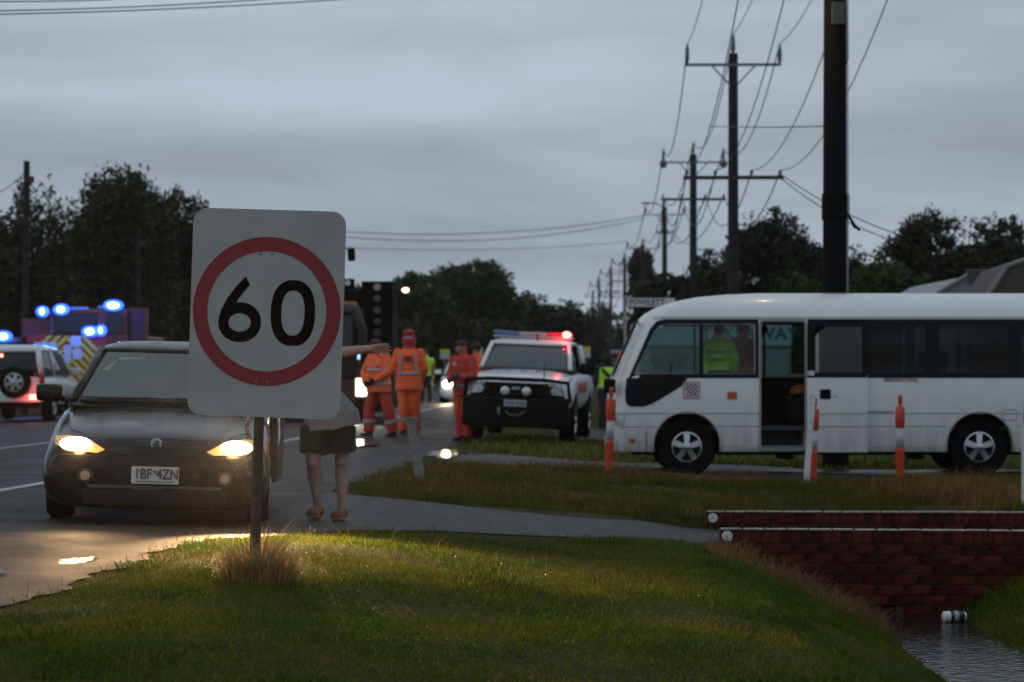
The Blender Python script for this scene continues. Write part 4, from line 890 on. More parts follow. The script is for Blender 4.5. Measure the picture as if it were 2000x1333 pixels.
text('plate_text', '1BF', 0.115, mat('plate_ink', (0.09, 0.05, 0.06), 0.5), pl, (-.095, yp-0.003, .415), bold=0.002, sx=0.80)
text('plate_text', '4ZN', 0.115, mat('plate_ink', (0.09,)*3), pl, (.098, yp-0.003, .415), bold=0.002, sx=0.80)
b = MB(); b.prism([(-.022, .447), (.022, .447), (0, .413)], 'y', yp-0.003, yp-0.001); b.build('plate_triangle', mat('plate_blue', (0.10, 0.11, 0.16), 0.5), pl)
b = MB(); b.box((0, yp-0.001, .357), (.30, 0.003, .012)); b.build('plate_caption', mat('plate_grey', (0.22, 0.21, 0.22), 0.5), pl)
put('lower_intake', [(-0.56, .165), (0.56, .165), (0.58, .290), (-0.58, .290)], tr, M_rubber, t, 0.006)
lip = put('bumper_lip', [(-0.52, .298), (-.20, .300), (-.16, .290), (.05, .292), (.08, .300), (0.52, .298), (0.54, .325), (-0.54, .325)], tr, mat('lip_grey', (0.06, 0.058, 0.055), 0.4), t, 0.012)
def seam(pts, plane='xy', off=0.003, r=0.004, nm='panel_gap'):
    out = []
    for i in range(len(pts)-1):
        for k in range(8):
            a, c_ = Vector(pts[i]), Vector(pts[i+1]); q = a.lerp(c_, k/8)
            h = tr.ray_cast(Vector((q.x, q.y, 3)), Vector((0, 0, -1)))[0] if plane == 'xy' else tr.ray_cast(Vector((q.x, -9, q.y)), Vector((0, 1, 0)))[0]
            if h: out.append(h)
    b = MB(); b.tube(out, r, 5); return b.build(nm, M_rubber, t, smooth=True)
seam([(-0.80, -0.98), (-0.76, -1.6), (-0.70, -2.05), (-0.55, -2.28)]); seam([(0.80, -0.98), (0.76, -1.6), (0.70, -2.05), (0.55, -2.28)])
seam([(-0.42, .675), (-0.2, .690), (0.2, .690), (0.42, .675)], 'xz', r=0.005)
seam([(-0.80, .555), (-0.4, .552), (0.4, .552), (0.80, .555)], 'xz', r=0.004)
for s in (-1, 1):
    b = MB(); b.tube([(s*0.55, -1.12, .985), (s*0.10, -1.06, 1.0)], 0.009, 5); b.build('wiper', M_rubber, t)
# passenger door standing open on the verge side, with its bright trim
b = MB(); b.box((0, 0.50, .60), (0.07, 1.05, .62), bev=0.03); 
do = b.build('door', M_dark, t); do.location = (0.93, -0.62, 0); do.rotation_euler = (0, 0, R(-4))
b = MB(); b.box((0.0, 0.60, 1.12), (0.025, 0.72, .36)); b.build('door_glass', M_dglass, do)
b = MB(); b.tube([(0.04, -0.02, .30), (0.05, 0.0, .70), (0.03, 0.12, .95)], 0.013, 6); b.build('door_trim', M_chrome, do, smooth=True)
# pale patch painted on the screen to imitate a reflection of the sky
put('sky_reflection', [(-0.46, 1.31), (-0.20, 1.33), (-0.20, 1.345), (-0.42, 1.34), (-0.50, 1.22), (-0.56, 1.22)], bvh(zloft(SED_GH)), mat('reflection_pale', (0.22, 0.24, 0.26), 0.5), t, 0.009, grid=0.03)

# ================================================================ white sedan and wagon further back
def wagon_details(t, tr, lit):
    for s in (-1, 1):
        o = put('headlight', [(s*0.45, .58), (s*0.80, .62), (s*0.82, .70), (s*0.5, .66)][::(1 if s > 0 else -1)], tr, emis('far_headlight', (1, 0.85, 0.6), 25) if lit else M_lens, t, 0.01)
        if lit:
            b = MB(); b.ell((s*0.64, -2.46, .64), (0.14, 0.05, 0.11)); b.build('lit_bulb', emis('far_headlight', (1,)*3, 25), o, smooth=True)
    put('grille', rrect(-0.36, .50, .36, .62, .03), tr, M_black, t, 0.008)
    h = tr.ray_cast(Vector((0, -9, .42)), Vector((0, 1, 0)))[0]
    b = MB(); b.box((0, h.y-0.01, .42), (.37, .015, .12)); b.build('number_plate', M_plate, t)
p = P(880, 0, 84); 
t, tr, bo = sedan('white_sedan', 'white sedan approaching along the road with one headlight glaring', (p.x+0.55, 86, float(gz(p.x, 86))+0.01), (0, 0, R(0)), M_whitep)
wagon_details(t, tr, True)
point_lamp('headlight_beam', (-0.64, -2.7, .64), (1, 0.72, 0.42), 160, 0.08, t, 'SPOT', (-0.6, -14, 0.0), R(60), 0.8)
p = P(884, 0, 58)
t, tr, bo = sedan('white_wagon', 'white car with an orange lower stripe hidden behind the white ute', (p.x+1.02, 61.5, float(gz(p.x+1, 61))+0.01), (0, 0, R(1)), M_whitep)
wagon_details(t, tr, False)
b = MB(); b.prism(rrect(-2.2, .38, 1.9, .56, .05), 'x', -0.935, -0.925); b.build('orange_stripe', mat('stripe_orange', (0.6, 0.09, 0.02), 0.5), t)

# ================================================================ white rescue ute
uY = 45.8; uX = P(1012, 0, 43).x
U = thing('rescue_ute', 'white dual-cab rescue ute with black bull bar and red and blue light bar', 'ute', (uX+0.22, uY, float(gz(uX, 43.8))+0.035), (0, R(2.4), R(-6.0)))
body = loft([(-2.62, .52, .55, .66, .88, .62, .96), (-2.57, .46, .72, .84, .98, .78, 1.06), (-2.3, .44, .76, .91, 1.03, .84, 1.14), (-1.9, .44, .78, .93, 1.06, .86, 1.18), (-1.30, .44, .78, .935, 1.10, .88, 1.23), (-0.5, .44, .78, .935, 1.12, .89, 1.25), (1.2, .46, .78, .935, 1.12, .90, 1.25), (2.45, .50, .78, .93, 1.12, .90, 1.24), (2.65, .55, .70, .90, 1.10, .86, 1.2)])
body = boolean(body, [cyl_cut(s*0.9, y, 0.40, 0.47, 0.26) for s in (-1, 1) for y in (-1.65, 1.57)]); tr = bvh(body)
add('body', body, M_whitep, U, smooth=True); body.set_sharp_from_angle(angle=R(45))
GH = [(1.18, -1.42, 1.30, .81, .18), (1.26, -1.30, 1.28, .80, .18), (1.45, -0.98, 1.24, .755, .16), (1.62, -0.68, 1.20, .70, .16), (1.68, -0.56, 1.18, .67, .16), (1.70, -0.3, 1.0, .5, .2)]
gm = zloft(GH); add('side_glass', gm, M_dglass, U, smooth=True); gt = bvh(gm)
put('windscreen', [(-0.70, 1.25), (0.70, 1.25), (0.625, 1.64), (-0.625, 1.64)], gt, mat('ute_screen', (0.030, 0.040, 0.040), 0.06, spec=0.7), U, 0.006)
add('roof', zloft([(1.655, -0.66, 1.24, .715, .17), (1.72, -0.50, 1.2, .685, .18), (1.765, -0.25, 1.0, .58, .2), (1.78, 0, 0.8, .3, .2)]), M_whitep, U, smooth=True)
for s in (-1, 1):
    b = MB(); b.tube([(s*0.775, -1.28, 1.24), (s*0.735, -0.98, 1.44), (s*0.675, -0.62, 1.68)], 0.042, 8); b.build('pillar', M_whitep, U, smooth=True)
    b = MB(); b.tube([(s*0.81, 0.10, 1.22), (s*0.70, 0.12, 1.68)], 0.05, 8); b.build('pillar', M_black, U, smooth=True)
    b = MB(); b.tube([(s*0.81, 1.16, 1.22), (s*0.70, 1.12, 1.68)], 0.07, 8); b.build('pillar', M_whitep, U, smooth=True)
    b = MB(); b.box((s*1.06, -0.98, 1.27), (0.26, 0.12, 0.20), bev=0.04); b.tube([(s*0.88, -0.98, 1.22), (s*0.97, -0.98, 1.24)], 0.03, 6); b.build('wing_mirror', M_black, U, smooth=True)
    for y in (-1.65, 1.57): wheel(U, s*0.81, y, 0.39, 0.26, s, 0.23, 6, steer=0.0)
    put('headlight', [(s*0.56, .90), (s*0.60, .82), (s*0.80, .80), (s*0.87, .88), (s*0.84, 1.04), (s*0.70, 1.02)][::(1 if s > 0 else -1)], tr, M_lens, U, 0.012, grid=0.04)
    b = MB(); b.box((s*0.54, -2.80, .52), (.06, .02, .045)); b.build('indicator', mat('indicator_red', (0.35, 0.07, 0.04), 0.3), U)
    b = MB(); b.lathe([(0.035, 0), (0.035, 0.02)], 'y', (s*0.70, -2.80, .52), 12); b.build('fog_lamp', M_lens, U)
    b = MB(); b.tube([(s*0.50, -2.70, 1.0), (s*0.52, -2.78, .6)], 0.035, 8); b.build('bar_upright', M_black, U, smooth=True)
    sp = MB(); sp.lathe([(0.03, 0.10), (0.085, 0.04), (0.092, 0.0), (0.092, -0.012)], 'y', (s*0.18, -2.82, .86), 20); so_ = sp.build('spot_lamp', M_black, U, angle=40)
    sp = MB(); sp.lathe([(0.082, -0.015), (0.05, -0.022), (0.01, -0.024)], 'y', (s*0.18, -2.82, .86), 20); sp.build('lens', mat('spot_lens', (0.62, 0.64, 0.66), 0.15, 0.4), so_, smooth=True)
put('front_panel', rrect(-0.80, .56, .80, 1.0, .08), tr, M_black, U, 0.005)
put('grille', rrect(-0.52, .74, .52, 1.0, .06), tr, M_black, U, 0.010)
b = MB(); b.box((0, -2.72, .51), (1.80, 0.22, .52), bev=0.06); bb = b.build('bull_bar', M_black, U, smooth=True)  # box reaches low, its black standing in for the shadow beneath the bumper
b = MB(); b.tube([(-0.90, -2.55, .70), (-0.86, -2.66, 1.03), (-0.45, -2.74, 1.06), (0.45, -2.74, 1.06), (0.86, -2.66, 1.03), (0.90, -2.55, .70)], 0.034, 10); b.build('top_hoop', M_black, bb, smooth=True)
b = MB(); b.tube([(-0.50, -2.78, .80), (0.50, -2.78, .80)], 0.03, 8); b.build('cross_tube', M_black, bb, smooth=True)
b = MB(); b.box((0, -2.55, .38), (1.5, 0.16, .20)); b.build('skid_plate', M_black, U)
b = MB(); b.prism(rrect(-.19, .605, .19, .715, .01), 'y', -2.845, -2.83); pl = b.build('number_plate', mat('plate_dim', (0.40, 0.41, 0.43), 0.4, var=0.1), U)
for k in range(6):
    b = MB(); b.box((-.14+k*.055+(0.012 if k > 2 else 0), -2.848, .66), (.034, .004, .06)); b.build('plate_mark', mat('plate_blue', (0.10,)*3), pl)
b = MB(); b.box((0, -2.80, .91), (.14, .02, .045)); b.build('maker_badge', M_chrome, U)
b = MB(); b.tube([(-0.16, -2.83, .53), (-0.10, -2.86, .47), (0, -2.87, .45), (0.10, -2.86, .47), (0.16, -2.83, .53)], 0.02, 6); b.build('winch_fairlead', mat('winch_grey', (0.10, 0.10, 0.10), 0.4, 0.5), U, smooth=True)
b = MB(); b.tube([(-0.27, -2.84, .58), (-0.27, -2.85, .46)], [0.03, 0.018], 8); b.build('tow_shackle', M_galv, U)
b = MB(); b.tube([(0.46, -2.76, 1.05), (0.46, -2.74, 1.34)], [0.012, 0.006], 6); b.build('aerial', M_black, U)
b = MB(); b.tube([(0.10, -0.45, 1.75), (0.10, -0.42, 1.86)], [0.018, 0.010], 6); b.build('roof_aerial', M_black, U)
def bonnet_text(txt, x, y):
    me = text_mesh(txt, 0.24, 0.001, bold=0.006); me.transform(Matrix.Diagonal((0.95, 1, 1, 1)))
    vs_ = [v.co.copy() for v in me.vertices]
    for v, c in zip(me.vertices, vs_):
        h = tr.ray_cast(Vector((x+c.x, y+c.y, 3)), Vector((0, 0, -1)))[0]; v.co = (x+c.x, y+c.y, (h.z if h else 1.15)+0.006+c.z)
    return add('bonnet_lettering', me, mat('letter_blue', (0.10, 0.15, 0.30), 0.5), U)
bonnet_text('S', -0.26, -1.75); bonnet_text('E', 0, -1.75); bonnet_text('S', 0.26, -1.75)
# light bar: blue end, clear centre, lit red end
b = MB(); b.box((0, -0.10, 1.80), (1.42, .22, .05), bev=0.015); lb = b.build('light_bar', mat('bar_grey', (0.35, 0.36, 0.38), 0.4), U)
b = MB(); b.box((-0.49, -0.10, 1.860), (.46, .26, .075), rot=(0, R(3), 0), bev=0.02); b.build('blue_lens', mat('lens_blue', (0.08, 0.16, 0.34), 0.15), lb, smooth=True)
b = MB(); b.box((0.0, -0.10, 1.855), (.50, .24, .065), bev=0.02); b.build('clear_lens', mat('lens_clear', (0.34, 0.35, 0.37), 0.2), lb, smooth=True)
b = MB(); b.box((0.48, -0.10, 1.856), (.44, .26, .07), bev=0.02); b.build('red_lens', mat('lens_red', (0.45, 0.015, 0.03), 0.15, emit=(1, 0.02, 0.06), estr=0.15), lb, smooth=True)
b = MB(); b.ell((0.60, -0.235, 1.862), (.075, .03, .055)); b.build('lit_beacon', emis('beacon_red', (1.0, 0.10, 0.08), 14), lb, smooth=True)
point_lamp('beacon_light', (0.60, -0.42, 1.9), (1, 0.05, 0.06), 6, 0.06, U)
for k in range(5):
    b = MB(); b.prism([(-1.4+k*0.40, .84), (-1.2+k*0.40, .84), (-1.0+k*0.40, 1.04), (-1.2+k*0.40, 1.04)], 'x', 0.935, 0.945); b.build('side_check', mat('check_red', (0.38, 0.07, 0.05), 0.5), U)

# ================================================================ white four wheel drive seen from behind
fY = 58.0; fX = P(18, 0, 60).x
Q = thing('white_four_wheel_drive', 'white four wheel drive seen from behind with a spare wheel and lit tail lamps', 'car', (fX-0.05, fY+4.6, float(gz(fX, 60))+0.01), (0, 0, R(180-1.5)))
body = loft([(-2.35, .45, .6, .72, .82, .66, .90), (-2.2, .42, .74, .86, .92, .82, 1.02), (-1.4, .42, .78, .90, .98, .86, 1.10), (-0.6, .42, .78, .91, 1.02, .88, 1.14), (1.5, .42, .78, .91, 1.04, .88, 1.14), (2.25, .44, .76, .90, 1.04, .87, 1.14), (2.33, .48, .72, .87, 1.02, .84, 1.12)])
body = boolean(body, [cyl_cut(s*0.9, y, 0.38, 0.45, 0.24) for s in (-1, 1) for y in (-1.45, 1.33)]); tr = bvh(body)
add('body', body, M_whitep, Q, smooth=True); body.set_sharp_from_angle(angle=R(45))
gm = zloft([(1.08, -1.15, 2.30, .82, .14), (1.30, -0.85, 2.27, .785, .13), (1.60, -0.42, 2.20, .72, .12), (1.70, -0.30, 2.16, .70, .12)]); add('side_glass', gm, M_dglass, Q, smooth=True)
add('roof', zloft([(1.66, -0.36, 2.22, .725, .14), (1.76, -0.22, 2.18, .70, .15), (1.82, 0.0, 2.05, .60, .2), (1.84, 0.3, 1.8, .3, .2)]), M_whitep, Q, smooth=True)
for s in (-1, 1):
    b = MB(); b.tube([(s*0.80, 2.22, 1.10), (s*0.75, 2.20, 1.40), (s*0.70, 2.13, 1.70)], 0.075, 8); b.build('pillar', M_whitep, Q, smooth=True)
    b = MB(); b.tube([(s*0.82, 0.9, 1.10), (s*0.715, 0.9, 1.68)], 0.05, 8); b.build('pillar', M_whitep, Q, smooth=True)
    b = MB(); b.tube([(s*0.80, -1.02, 1.12), (s*0.715, -0.35, 1.66)], 0.045, 8); b.build('pillar', M_whitep, Q, smooth=True)
    b = MB(); b.box((s*0.82, 2.27, .98), (.12, .10, .36), bev=0.03); b.build('tail_lamp', M_redl, Q, smooth=True)
    b = MB(); b.box((s*0.66, 2.42, .60), (.20, .06, .12), bev=0.02); b.build('bumper_lamp', emis('tail_lit', (1, 0.12, 0.07), 10), Q, smooth=True)
    b = MB(); b.box((s*1.02, -0.75, 1.20), (.22, .10, .17), bev=0.03); b.build('wing_mirror', M_whitep, Q, smooth=True)
    for y in (-1.45, 1.33): wheel(Q, s*0.80, y, 0.38, 0.25, s, 0.22, 6)
b = MB(); b.box((0, 2.36, .58), (1.72, .16, .22), bev=0.05); b.build('rear_bumper', M_whitep, Q, smooth=True)
b = MB(); b.box((0, 2.30, .42), (1.5, .12, .16)); b.build('under_guard', M_black, Q)
sw = wheel(Q, -0.22, 2.47, 0.375, 0.22, 1, 0.22, 6, axis='y', zc=0.95); sw.name = 'spare_wheel'
b = MB(); b.box((0.22, 2.20, 1.58), (.20, .04, .06)); b.build('brake_lamp', emis('tail_lit', (1,)*3, 10), Q)
b = MB(); b.box((0.2, 0.6, 1.88), (.9, .25, .05)); b.build('roof_rack', M_black, Q)
point_lamp('tail_light', (-0.66, 2.7, .6), (1, 0.10, 0.05), 5, 0.06, Q)

# ================================================================ fire truck with blue beacons
tY = 70.0; k71 = FPX/tY
def tx(px): return (px-165)/k71
def tz(py): return (py-HZ)/-k71+CAMZ
T = thing('fire_truck', 'red fire truck with yellow chevrons and flashing blue beacons', 'fire truck', (P(165, 0, tY).x, tY, float(gz(-11.7, tY))))
z0 = T.location.z
M_fred = mat('fire_red', (0.12, 0.006, 0.008), 0.35, coat=0.4, var=0.08)
M_yel = mat('chevron_yellow', (0.55, 0.52, 0.06), 0.45); M_chr = mat('chevron_red', (0.36, 0.02, 0.02), 0.45)
def tb(name, px0, py0, px1, py1, y0, y1, m, par=T, bev=0.03):
    b = MB(); b.box(((tx(px0)+tx(px1))/2, (y0+y1)/2, (tz(py0)+tz(py1))/2-z0), (tx(px1)-tx(px0), y1-y0, tz(py0)-tz(py1)), bev=bev); return b.build(name, m, par)
tb('lower_body', 62, 655, 252, 775, 0.0, 7.0, M_fred)
up = tb('crew_cab', 96, 604, 250, 658, 0.12, 2.6, M_fred, bev=0.08)
tb('rear_locker', 28, 622, 96, 660, 1.0, 7.0, M_fred)
tb('rear_window', 102, 612, 190, 652, 0.09, 0.14, M_dglass, up, 0.005)
tb('side_window', 206, 612, 240, 650, 0.09, 0.14, M_dglass, up, 0.005)
cp = tb('chevron_panel', 52, 656, 208, 768, -0.03, 0.0, M_chr, T, 0.004)
for k in range(9):                                        # yellow diagonals meeting at the middle
    for s in (-1, 1):
        c0 = tx(130); xa = c0+s*(0.02+k*0.24); za = tz(768)-z0; Hc = tz(656)-tz(768)
        poly = []
        for dx_, dz_ in ((0, 0), (0.13, 0), (0.13-Hc, Hc), (-Hc, Hc)): poly.append((xa+s*dx_, za+dz_))
        lo, hi = tx(53), tx(207)
        def clip(pl, lim, keep):
            out = []
            for i in range(len(pl)):
                a, b_ = pl[i], pl[(i+1) % len(pl)]; ia, ib = keep(a[0], lim), keep(b_[0], lim)
                if ia: out.append(a)
                if ia != ib:
                    f = (lim-a[0])/(b_[0]-a[0]); out.append((lim, a[1]+(b_[1]-a[1])*f))
            return out
        if s > 0: poly = clip(poly, c0+0.01, lambda v, l: v >= l); poly = clip(poly, hi, lambda v, l: v <= l) if poly else poly
        else: poly = clip(poly, c0-0.01, lambda v, l: v <= l); poly = clip(poly, lo, lambda v, l: v >= l) if poly else poly
        if len(poly) >= 3:
            b = MB(); b.prism(poly, 'y', -0.036, -0.031); b.build('chevron_stripe', M_yel, cp)
for a in ((138, 657, 158, 678), (143, 682, 160, 702), (125, 675, 139, 710), (112, 708, 124, 720)): tb('white_placard', *a, -0.045, -0.037, mat('placard', (0.55, 0.55, 0.6), 0.5), cp, 0.002)
tb('reflective_strip', 55, 669, 111, 680, -0.046, -0.037, mat('strip_pale', (0.5, 0.62, 0.62), 0.3), cp, 0.002)
tb('step', 60, 770, 250, 790, -0.25, 0.1, mat('step_grey', (0.2, 0.2, 0.2), 0.5))
for s in (tx(95), tx(225)): wheel(T, s, 1.2, 0.5, 0.3, 1 if s > 0 else -1, 0.28, 6); wheel(T, s, 5.2, 0.5, 0.3, 1 if s > 0 else -1, 0.28, 6)
dr = MB(); dr.ring(rrect(tx(244), tz(705)-z0, tx(287), tz(601)-z0, .05), rrect(tx(250), tz(698)-z0, tx(280), tz(608)-z0, .04), 0.2, 0.28); dro = dr.build('open_door', M_fred, T)
b = MB(); b.box(((tx(250)+tx(280))/2, 0.24, (tz(698)+tz(608))/2-z0), (tx(280)-tx(250), 0.02, tz(608)-tz(698))); b.build('door_glass', mat('door_dim', (0.05, 0.02, 0.04), 0.3), dro)
M_blue = emis('beacon_blue', (0.10, 0.36, 1.0), 60)
for px_, py_, w_, e_, y_ in ((120, 605, 14, 60, -0.02), (222, 597, 22, 90, -0.02), (178, 648, 16, 45, -0.15), (15, 658, 18, 60, -0.6), (83, 609, 8, 0, 0.0), (199, 646, 5, 0, -0.15)):
    par = thing('beacon', 'blue beacon', 'beacon') if False else T
    b = MB(); b.ell((tx(px_), y_, tz(py_)-z0), ((w_+18)/k71/2, 0.10, 11/k71), 16, 10); o = b.build('blue_beacon', emis('beacon_halo_dome', (0.02, 0.08, 1.0), 3.5), T, smooth=True)  # dome enlarged and glowing in place of the blue halo round the flash
    b = MB(); b.ell((tx(px_), y_-0.08, tz(py_)-z0), (w_/k71/2, 0.05, 5.5/k71), 14, 8); b.build('beacon_flash', M_blue, o, smooth=True)
    b = MB(); b.box((tx(px_), y_+0.02, tz(py_+7)-z0), (w_/k71*0.9, 0.12, 5/k71)); b.build('beacon_mount', mat('mount_grey', (0.25, 0.26, 0.28), 0.5), o)
    if e_: point_lamp('beacon_light', (tx(px_), y_-0.35, tz(py_)-z0+0.05), (0.05, 0.16, 1.0), e_*0.4, 0.1, T)
tb('roof_bar', 108, 600, 170, 605, 0.1, 0.3, mat('mount_grey', (0.25,)*3), T, 0.005)
tb('grab_rail', 190, 598, 214, 602, 0.1, 0.2, mat('mount_grey', (0.25,)*3), T, 0.005)
tb('side_body', 0, 660, 30, 690, -0.55, 1.0, mat('pale_box', (0.22, 0.26, 0.34), 0.5))
tb('side_stay', 0, 690, 62, 770, 0.3, 1.0, M_fred)

# ================================================================ dark truck with a signal panel, half hidden by the speed sign
kY = 54.0; kk = FPX/kY
def kx(px): return (px-660)/kk
def kz(py): return CAMZ-(py-HZ)/kk
K = thing('dark_truck', 'tall dark truck with a black lamp panel and a long-armed mirror behind the speed sign', 'truck', (P(660, 0, kY).x, kY, float(gz(-3.6, kY))))
z0k = K.location.z
def kb(name, px0, py0, px1, py1, y0, y1, m, par=K, bev=0.02):
    b = MB(); b.box(((kx(px0)+kx(px1))/2, (y0+y1)/2, (kz(py0)+kz(py1))/2-z0k), (kx(px1)-kx(px0), y1-y0, kz(py0)-kz(py1)), bev=bev); return b.build(name, m, par, smooth=False)
M_ktr = mat('truck_dark', (0.014, 0.008, 0.009), 0.5, var=0.15, spec=0.2); M_kbk = mat('truck_black', (0.006, 0.005, 0.006), 0.8, spec=0.08)
kb('cab', 520, 600, 700, 790, 0.0, 2.2, M_ktr, bev=0.06)
kb('windscreen', 535, 615, 690, 690, -0.02, 0.02, M_dglass)
kb('chassis', 520, 780, 750, 806, 0.05, 7.0, M_kbk)
kb('load_body', 520, 560, 742, 785, 2.4, 8.0, M_kbk)
pn = kb('lamp_panel', 694, 543, 757, 745, 2.2, 2.36, M_kbk)
for i, py in enumerate((555, 578, 602, 625, 648)):
    b = MB(); b.lathe([(0.075, 0), (0.085, 0.03)], 'y', (kx(726), 2.16, kz(py)-z0k), 18); b.build('panel_lamp', mat('panel_lamp_%d' % (i > 0), (0.30, 0.31, 0.30) if i == 0 else (0.05, 0.055, 0.05), 0.3), pn)
b = MB(); b.tube([(kx(672), 0.0, kz(610)-z0k), (kx(671), -0.1, kz(495)-z0k), (kx(676), -0.12, kz(486)-z0k), (kx(684), -0.12, kz(486)-z0k)], 0.014, 6); ma = b.build('mirror_arm', M_galv, K, smooth=True)
b = MB(); b.box((kx(687), -0.12, kz(498)-z0k), (.16, .08, .28), rot=(0, R(-4), 0), bev=0.035); b.build('mirror', M_kbk, ma, smooth=True)
kb('work_lamp_box', 668, 545, 692, 565, -0.05, 0.15, M_kbk); b = MB(); b.lathe([(0.06, 0), (0.07, 0.03)], 'y', (kx(679), -0.08, kz(553)-z0k), 16); b.build('work_lamp', M_lens, K)
kb('amber_bag', 668, 590, 697, 600, -0.25, 0.0, mat('amber_cloth', (0.50, 0.20, 0.04), 0.7, var=0.3, vscale=9))
b = MB(); b.tube([(kx(668), -0.2, kz(600)-z0k), (kx(694), -0.25, kz(606)-z0k), (kx(708), -0.2, kz(640)-z0k), (kx(712), -0.15, kz(690)-z0k)], [0.10, 0.12, 0.10, 0.07], 8); b.build('hose_coil', mat('hose_grey', (0.035, 0.037, 0.042), 0.7), K, smooth=True)
b = MB(); b.box((kx(709), -0.06, kz(757)-z0k), (.30, .05, .38), bev=0.02); b.build('headlight', emis('truck_lamp', (1.0, 0.9, 0.66), 2.2), K)
kb('bumper', 520, 742, 694, 790, -0.12, 0.0, mat('truck_maroon', (0.05, 0.008, 0.010), 0.45))
b = MB(); b.box((kx(701), -0.05, kz(695)-z0k), (.05, .03, .16)); b.build('marker_lamp', emis('marker_blue', (0.3, 0.5, 1), 1.5), K)
for s in (540, 690): wheel(K, kx(s), 1.0, 0.48, 0.3, 1 if s > 600 else -1, 0.28, 6); wheel(K, kx(s), 5.5, 0.48, 0.3, 1 if s > 600 else -1, 0.28, 6)
point_lamp('truck_headlight_beam', (kx(709), -0.25, kz(757)-z0k), (1, 0.9, 0.7), 50, 0.1, K, 'SPOT', (kx(760), -16, -1.0), R(70), 0.8)
# ================================================================ white minibus (local: x from nose to tail, y from near side to far, z up)
BS = 143.0
def bx_(px): return (px-1195)/BS
def bz_(py): return (935-py)/BS
B = thing('minibus', 'white fire brigade minibus standing side-on with its side door open', 'bus', (P(1195, 0, 35).x, 35.0, float(gz(3, 35.5))))
W = 1.03                                                # half width; local y centre at W
LV = [(.34, .05, 6.98, 1.0, .16), (.40, .01, 7.0, 1.02, .20), (.62, 0.0, 7.0, 1.03, .24), (1.20, 0.0, 7.0, 1.03, .26), (1.34, .04, 7.0, 1.03, .28), (1.60, .15, 7.0, 1.02, .28), (1.85, .26, 6.99, 1.005, .28), (2.06, .37, 6.98, .985, .28), (2.17, .44, 6.97, .965, .28),
      (2.25, .52, 6.95, .935, .30), (2.33, .66, 6.9, .885, .32), (2.41, .90, 6.8, .79, .36), (2.47, 1.20, 6.7, .65, .36), (2.51, 1.6, 6.5, .45, .3), (2.53, 2.0, 6.2, .2, .15)]
outer = zloft([(z, a, b_, w_, r) for z, a, b_, w_, r in LV], 6, swap=True)
inner = zloft([(.62, .25, 6.9, .97, .2), (1.20, .10, 6.9, .97, .2), (1.34, .14, 6.9, .97, .22), (1.6, .24, 6.9, .965, .22), (2.06, .45, 6.88, .93, .22), (2.20, .60, 6.85, .88, .25), (2.34, .95, 6.7, .72, .25)], 6, swap=True)
def ycut(poly, y0, y1): b = MB(); b.prism(poly, 'y', y0, y1); return b.mesh()
def xcut(poly, a, b_): q = MB(); q.prism(poly, 'x', a, b_); return q.mesh()
wf = [(bx_(1238), bz_(733)), (bx_(1474), bz_(733)), (bx_(1474), bz_(637)), (bx_(1300), bz_(637)), (bx_(1278), bz_(650))]      # cab side window
wins = [(1700, 1812), (1832, 1975), (1992, 2140)]
cut = [inner, ycut(rrect(bx_(1485), .37, bx_(1573), 2.13, .06), -1.3, -0.9), ycut(rrect(bx_(1485), .37, bx_(1573), .80, .04), -1.3, -0.2)]
cut += [ycut(wf, -1.3, 1.3)]+[ycut(rrect(bx_(a), bz_(735), bx_(c), bz_(634), .05), -1.3, 1.3) for a, c in wins]
cut += [ycut(rrect(bx_(1490), bz_(735), bx_(1690), bz_(634), .05), 0.8, 1.3)]
cut += [xcut(rrect(-0.80, 1.38, 0.80, 2.05, .10), -0.5, 0.75)]
for px_ in (1342, 1915): cut.append(cyl_cut(bx_(px_), -0.90, bz_(874), .455, .34, 'y')); cut.append(cyl_cut(bx_(px_), 0.90, bz_(874), .455, .34, 'y'))
shell = boolean(outer, cut)
shell.transform(Matrix.Translation((0, W, 0)))
M_bw = mat('bus_white', (0.74, 0.75, 0.76), 0.34, coat=0.3, var=0.04, vscale=1.5)
def grime(m, z0_, z1_, col, amt):
    """road dirt that thins out upwards, broken by noise and streaks"""
    t_ = m.node_tree; bs_ = t_.nodes['Principled BSDF']; src = bs_.inputs['Base Color'].links[0].from_socket
    tc_ = t_.nodes.new('ShaderNodeTexCoord'); sp_ = t_.nodes.new('ShaderNodeSeparateXYZ'); t_.links.new(tc_.outputs['Object'], sp_.inputs[0])
    mr_ = t_.nodes.new('ShaderNodeMapRange'); mr_.inputs['From Min'].default_value = z1_; mr_.inputs['From Max'].default_value = z0_; t_.links.new(sp_.outputs['Z'], mr_.inputs[0])
    mp_ = t_.nodes.new('ShaderNodeMapping'); mp_.inputs['Scale'].default_value = (9, 9, 1.6); t_.links.new(tc_.outputs['Object'], mp_.inputs[0])
    n_ = t_.nodes.new('ShaderNodeTexNoise'); n_.inputs['Scale'].default_value = 1.0; n_.inputs['Detail'].default_value = 6; t_.links.new(mp_.outputs[0], n_.inputs[0])
    mu_ = t_.nodes.new('ShaderNodeMath'); mu_.operation = 'MULTIPLY'; t_.links.new(mr_.outputs[0], mu_.inputs[0]); t_.links.new(n_.outputs['Fac'], mu_.inputs[1])
    m2_ = t_.nodes.new('ShaderNodeMath'); m2_.operation = 'MULTIPLY'; m2_.inputs[1].default_value = amt; t_.links.new(mu_.outputs[0], m2_.inputs[0])
    mix_ = t_.nodes.new('ShaderNodeMix'); mix_.data_type = 'RGBA'; mix_.inputs[7].default_value = (*col, 1); t_.links.new(m2_.outputs[0], mix_.inputs[0]); t_.links.new(src, mix_.inputs[6]); t_.links.new(mix_.outputs[2], bs_.inputs['Base Color'])
grime(M_bw, 0.3, 1.15, (0.16, 0.14, 0.12), 1.0)
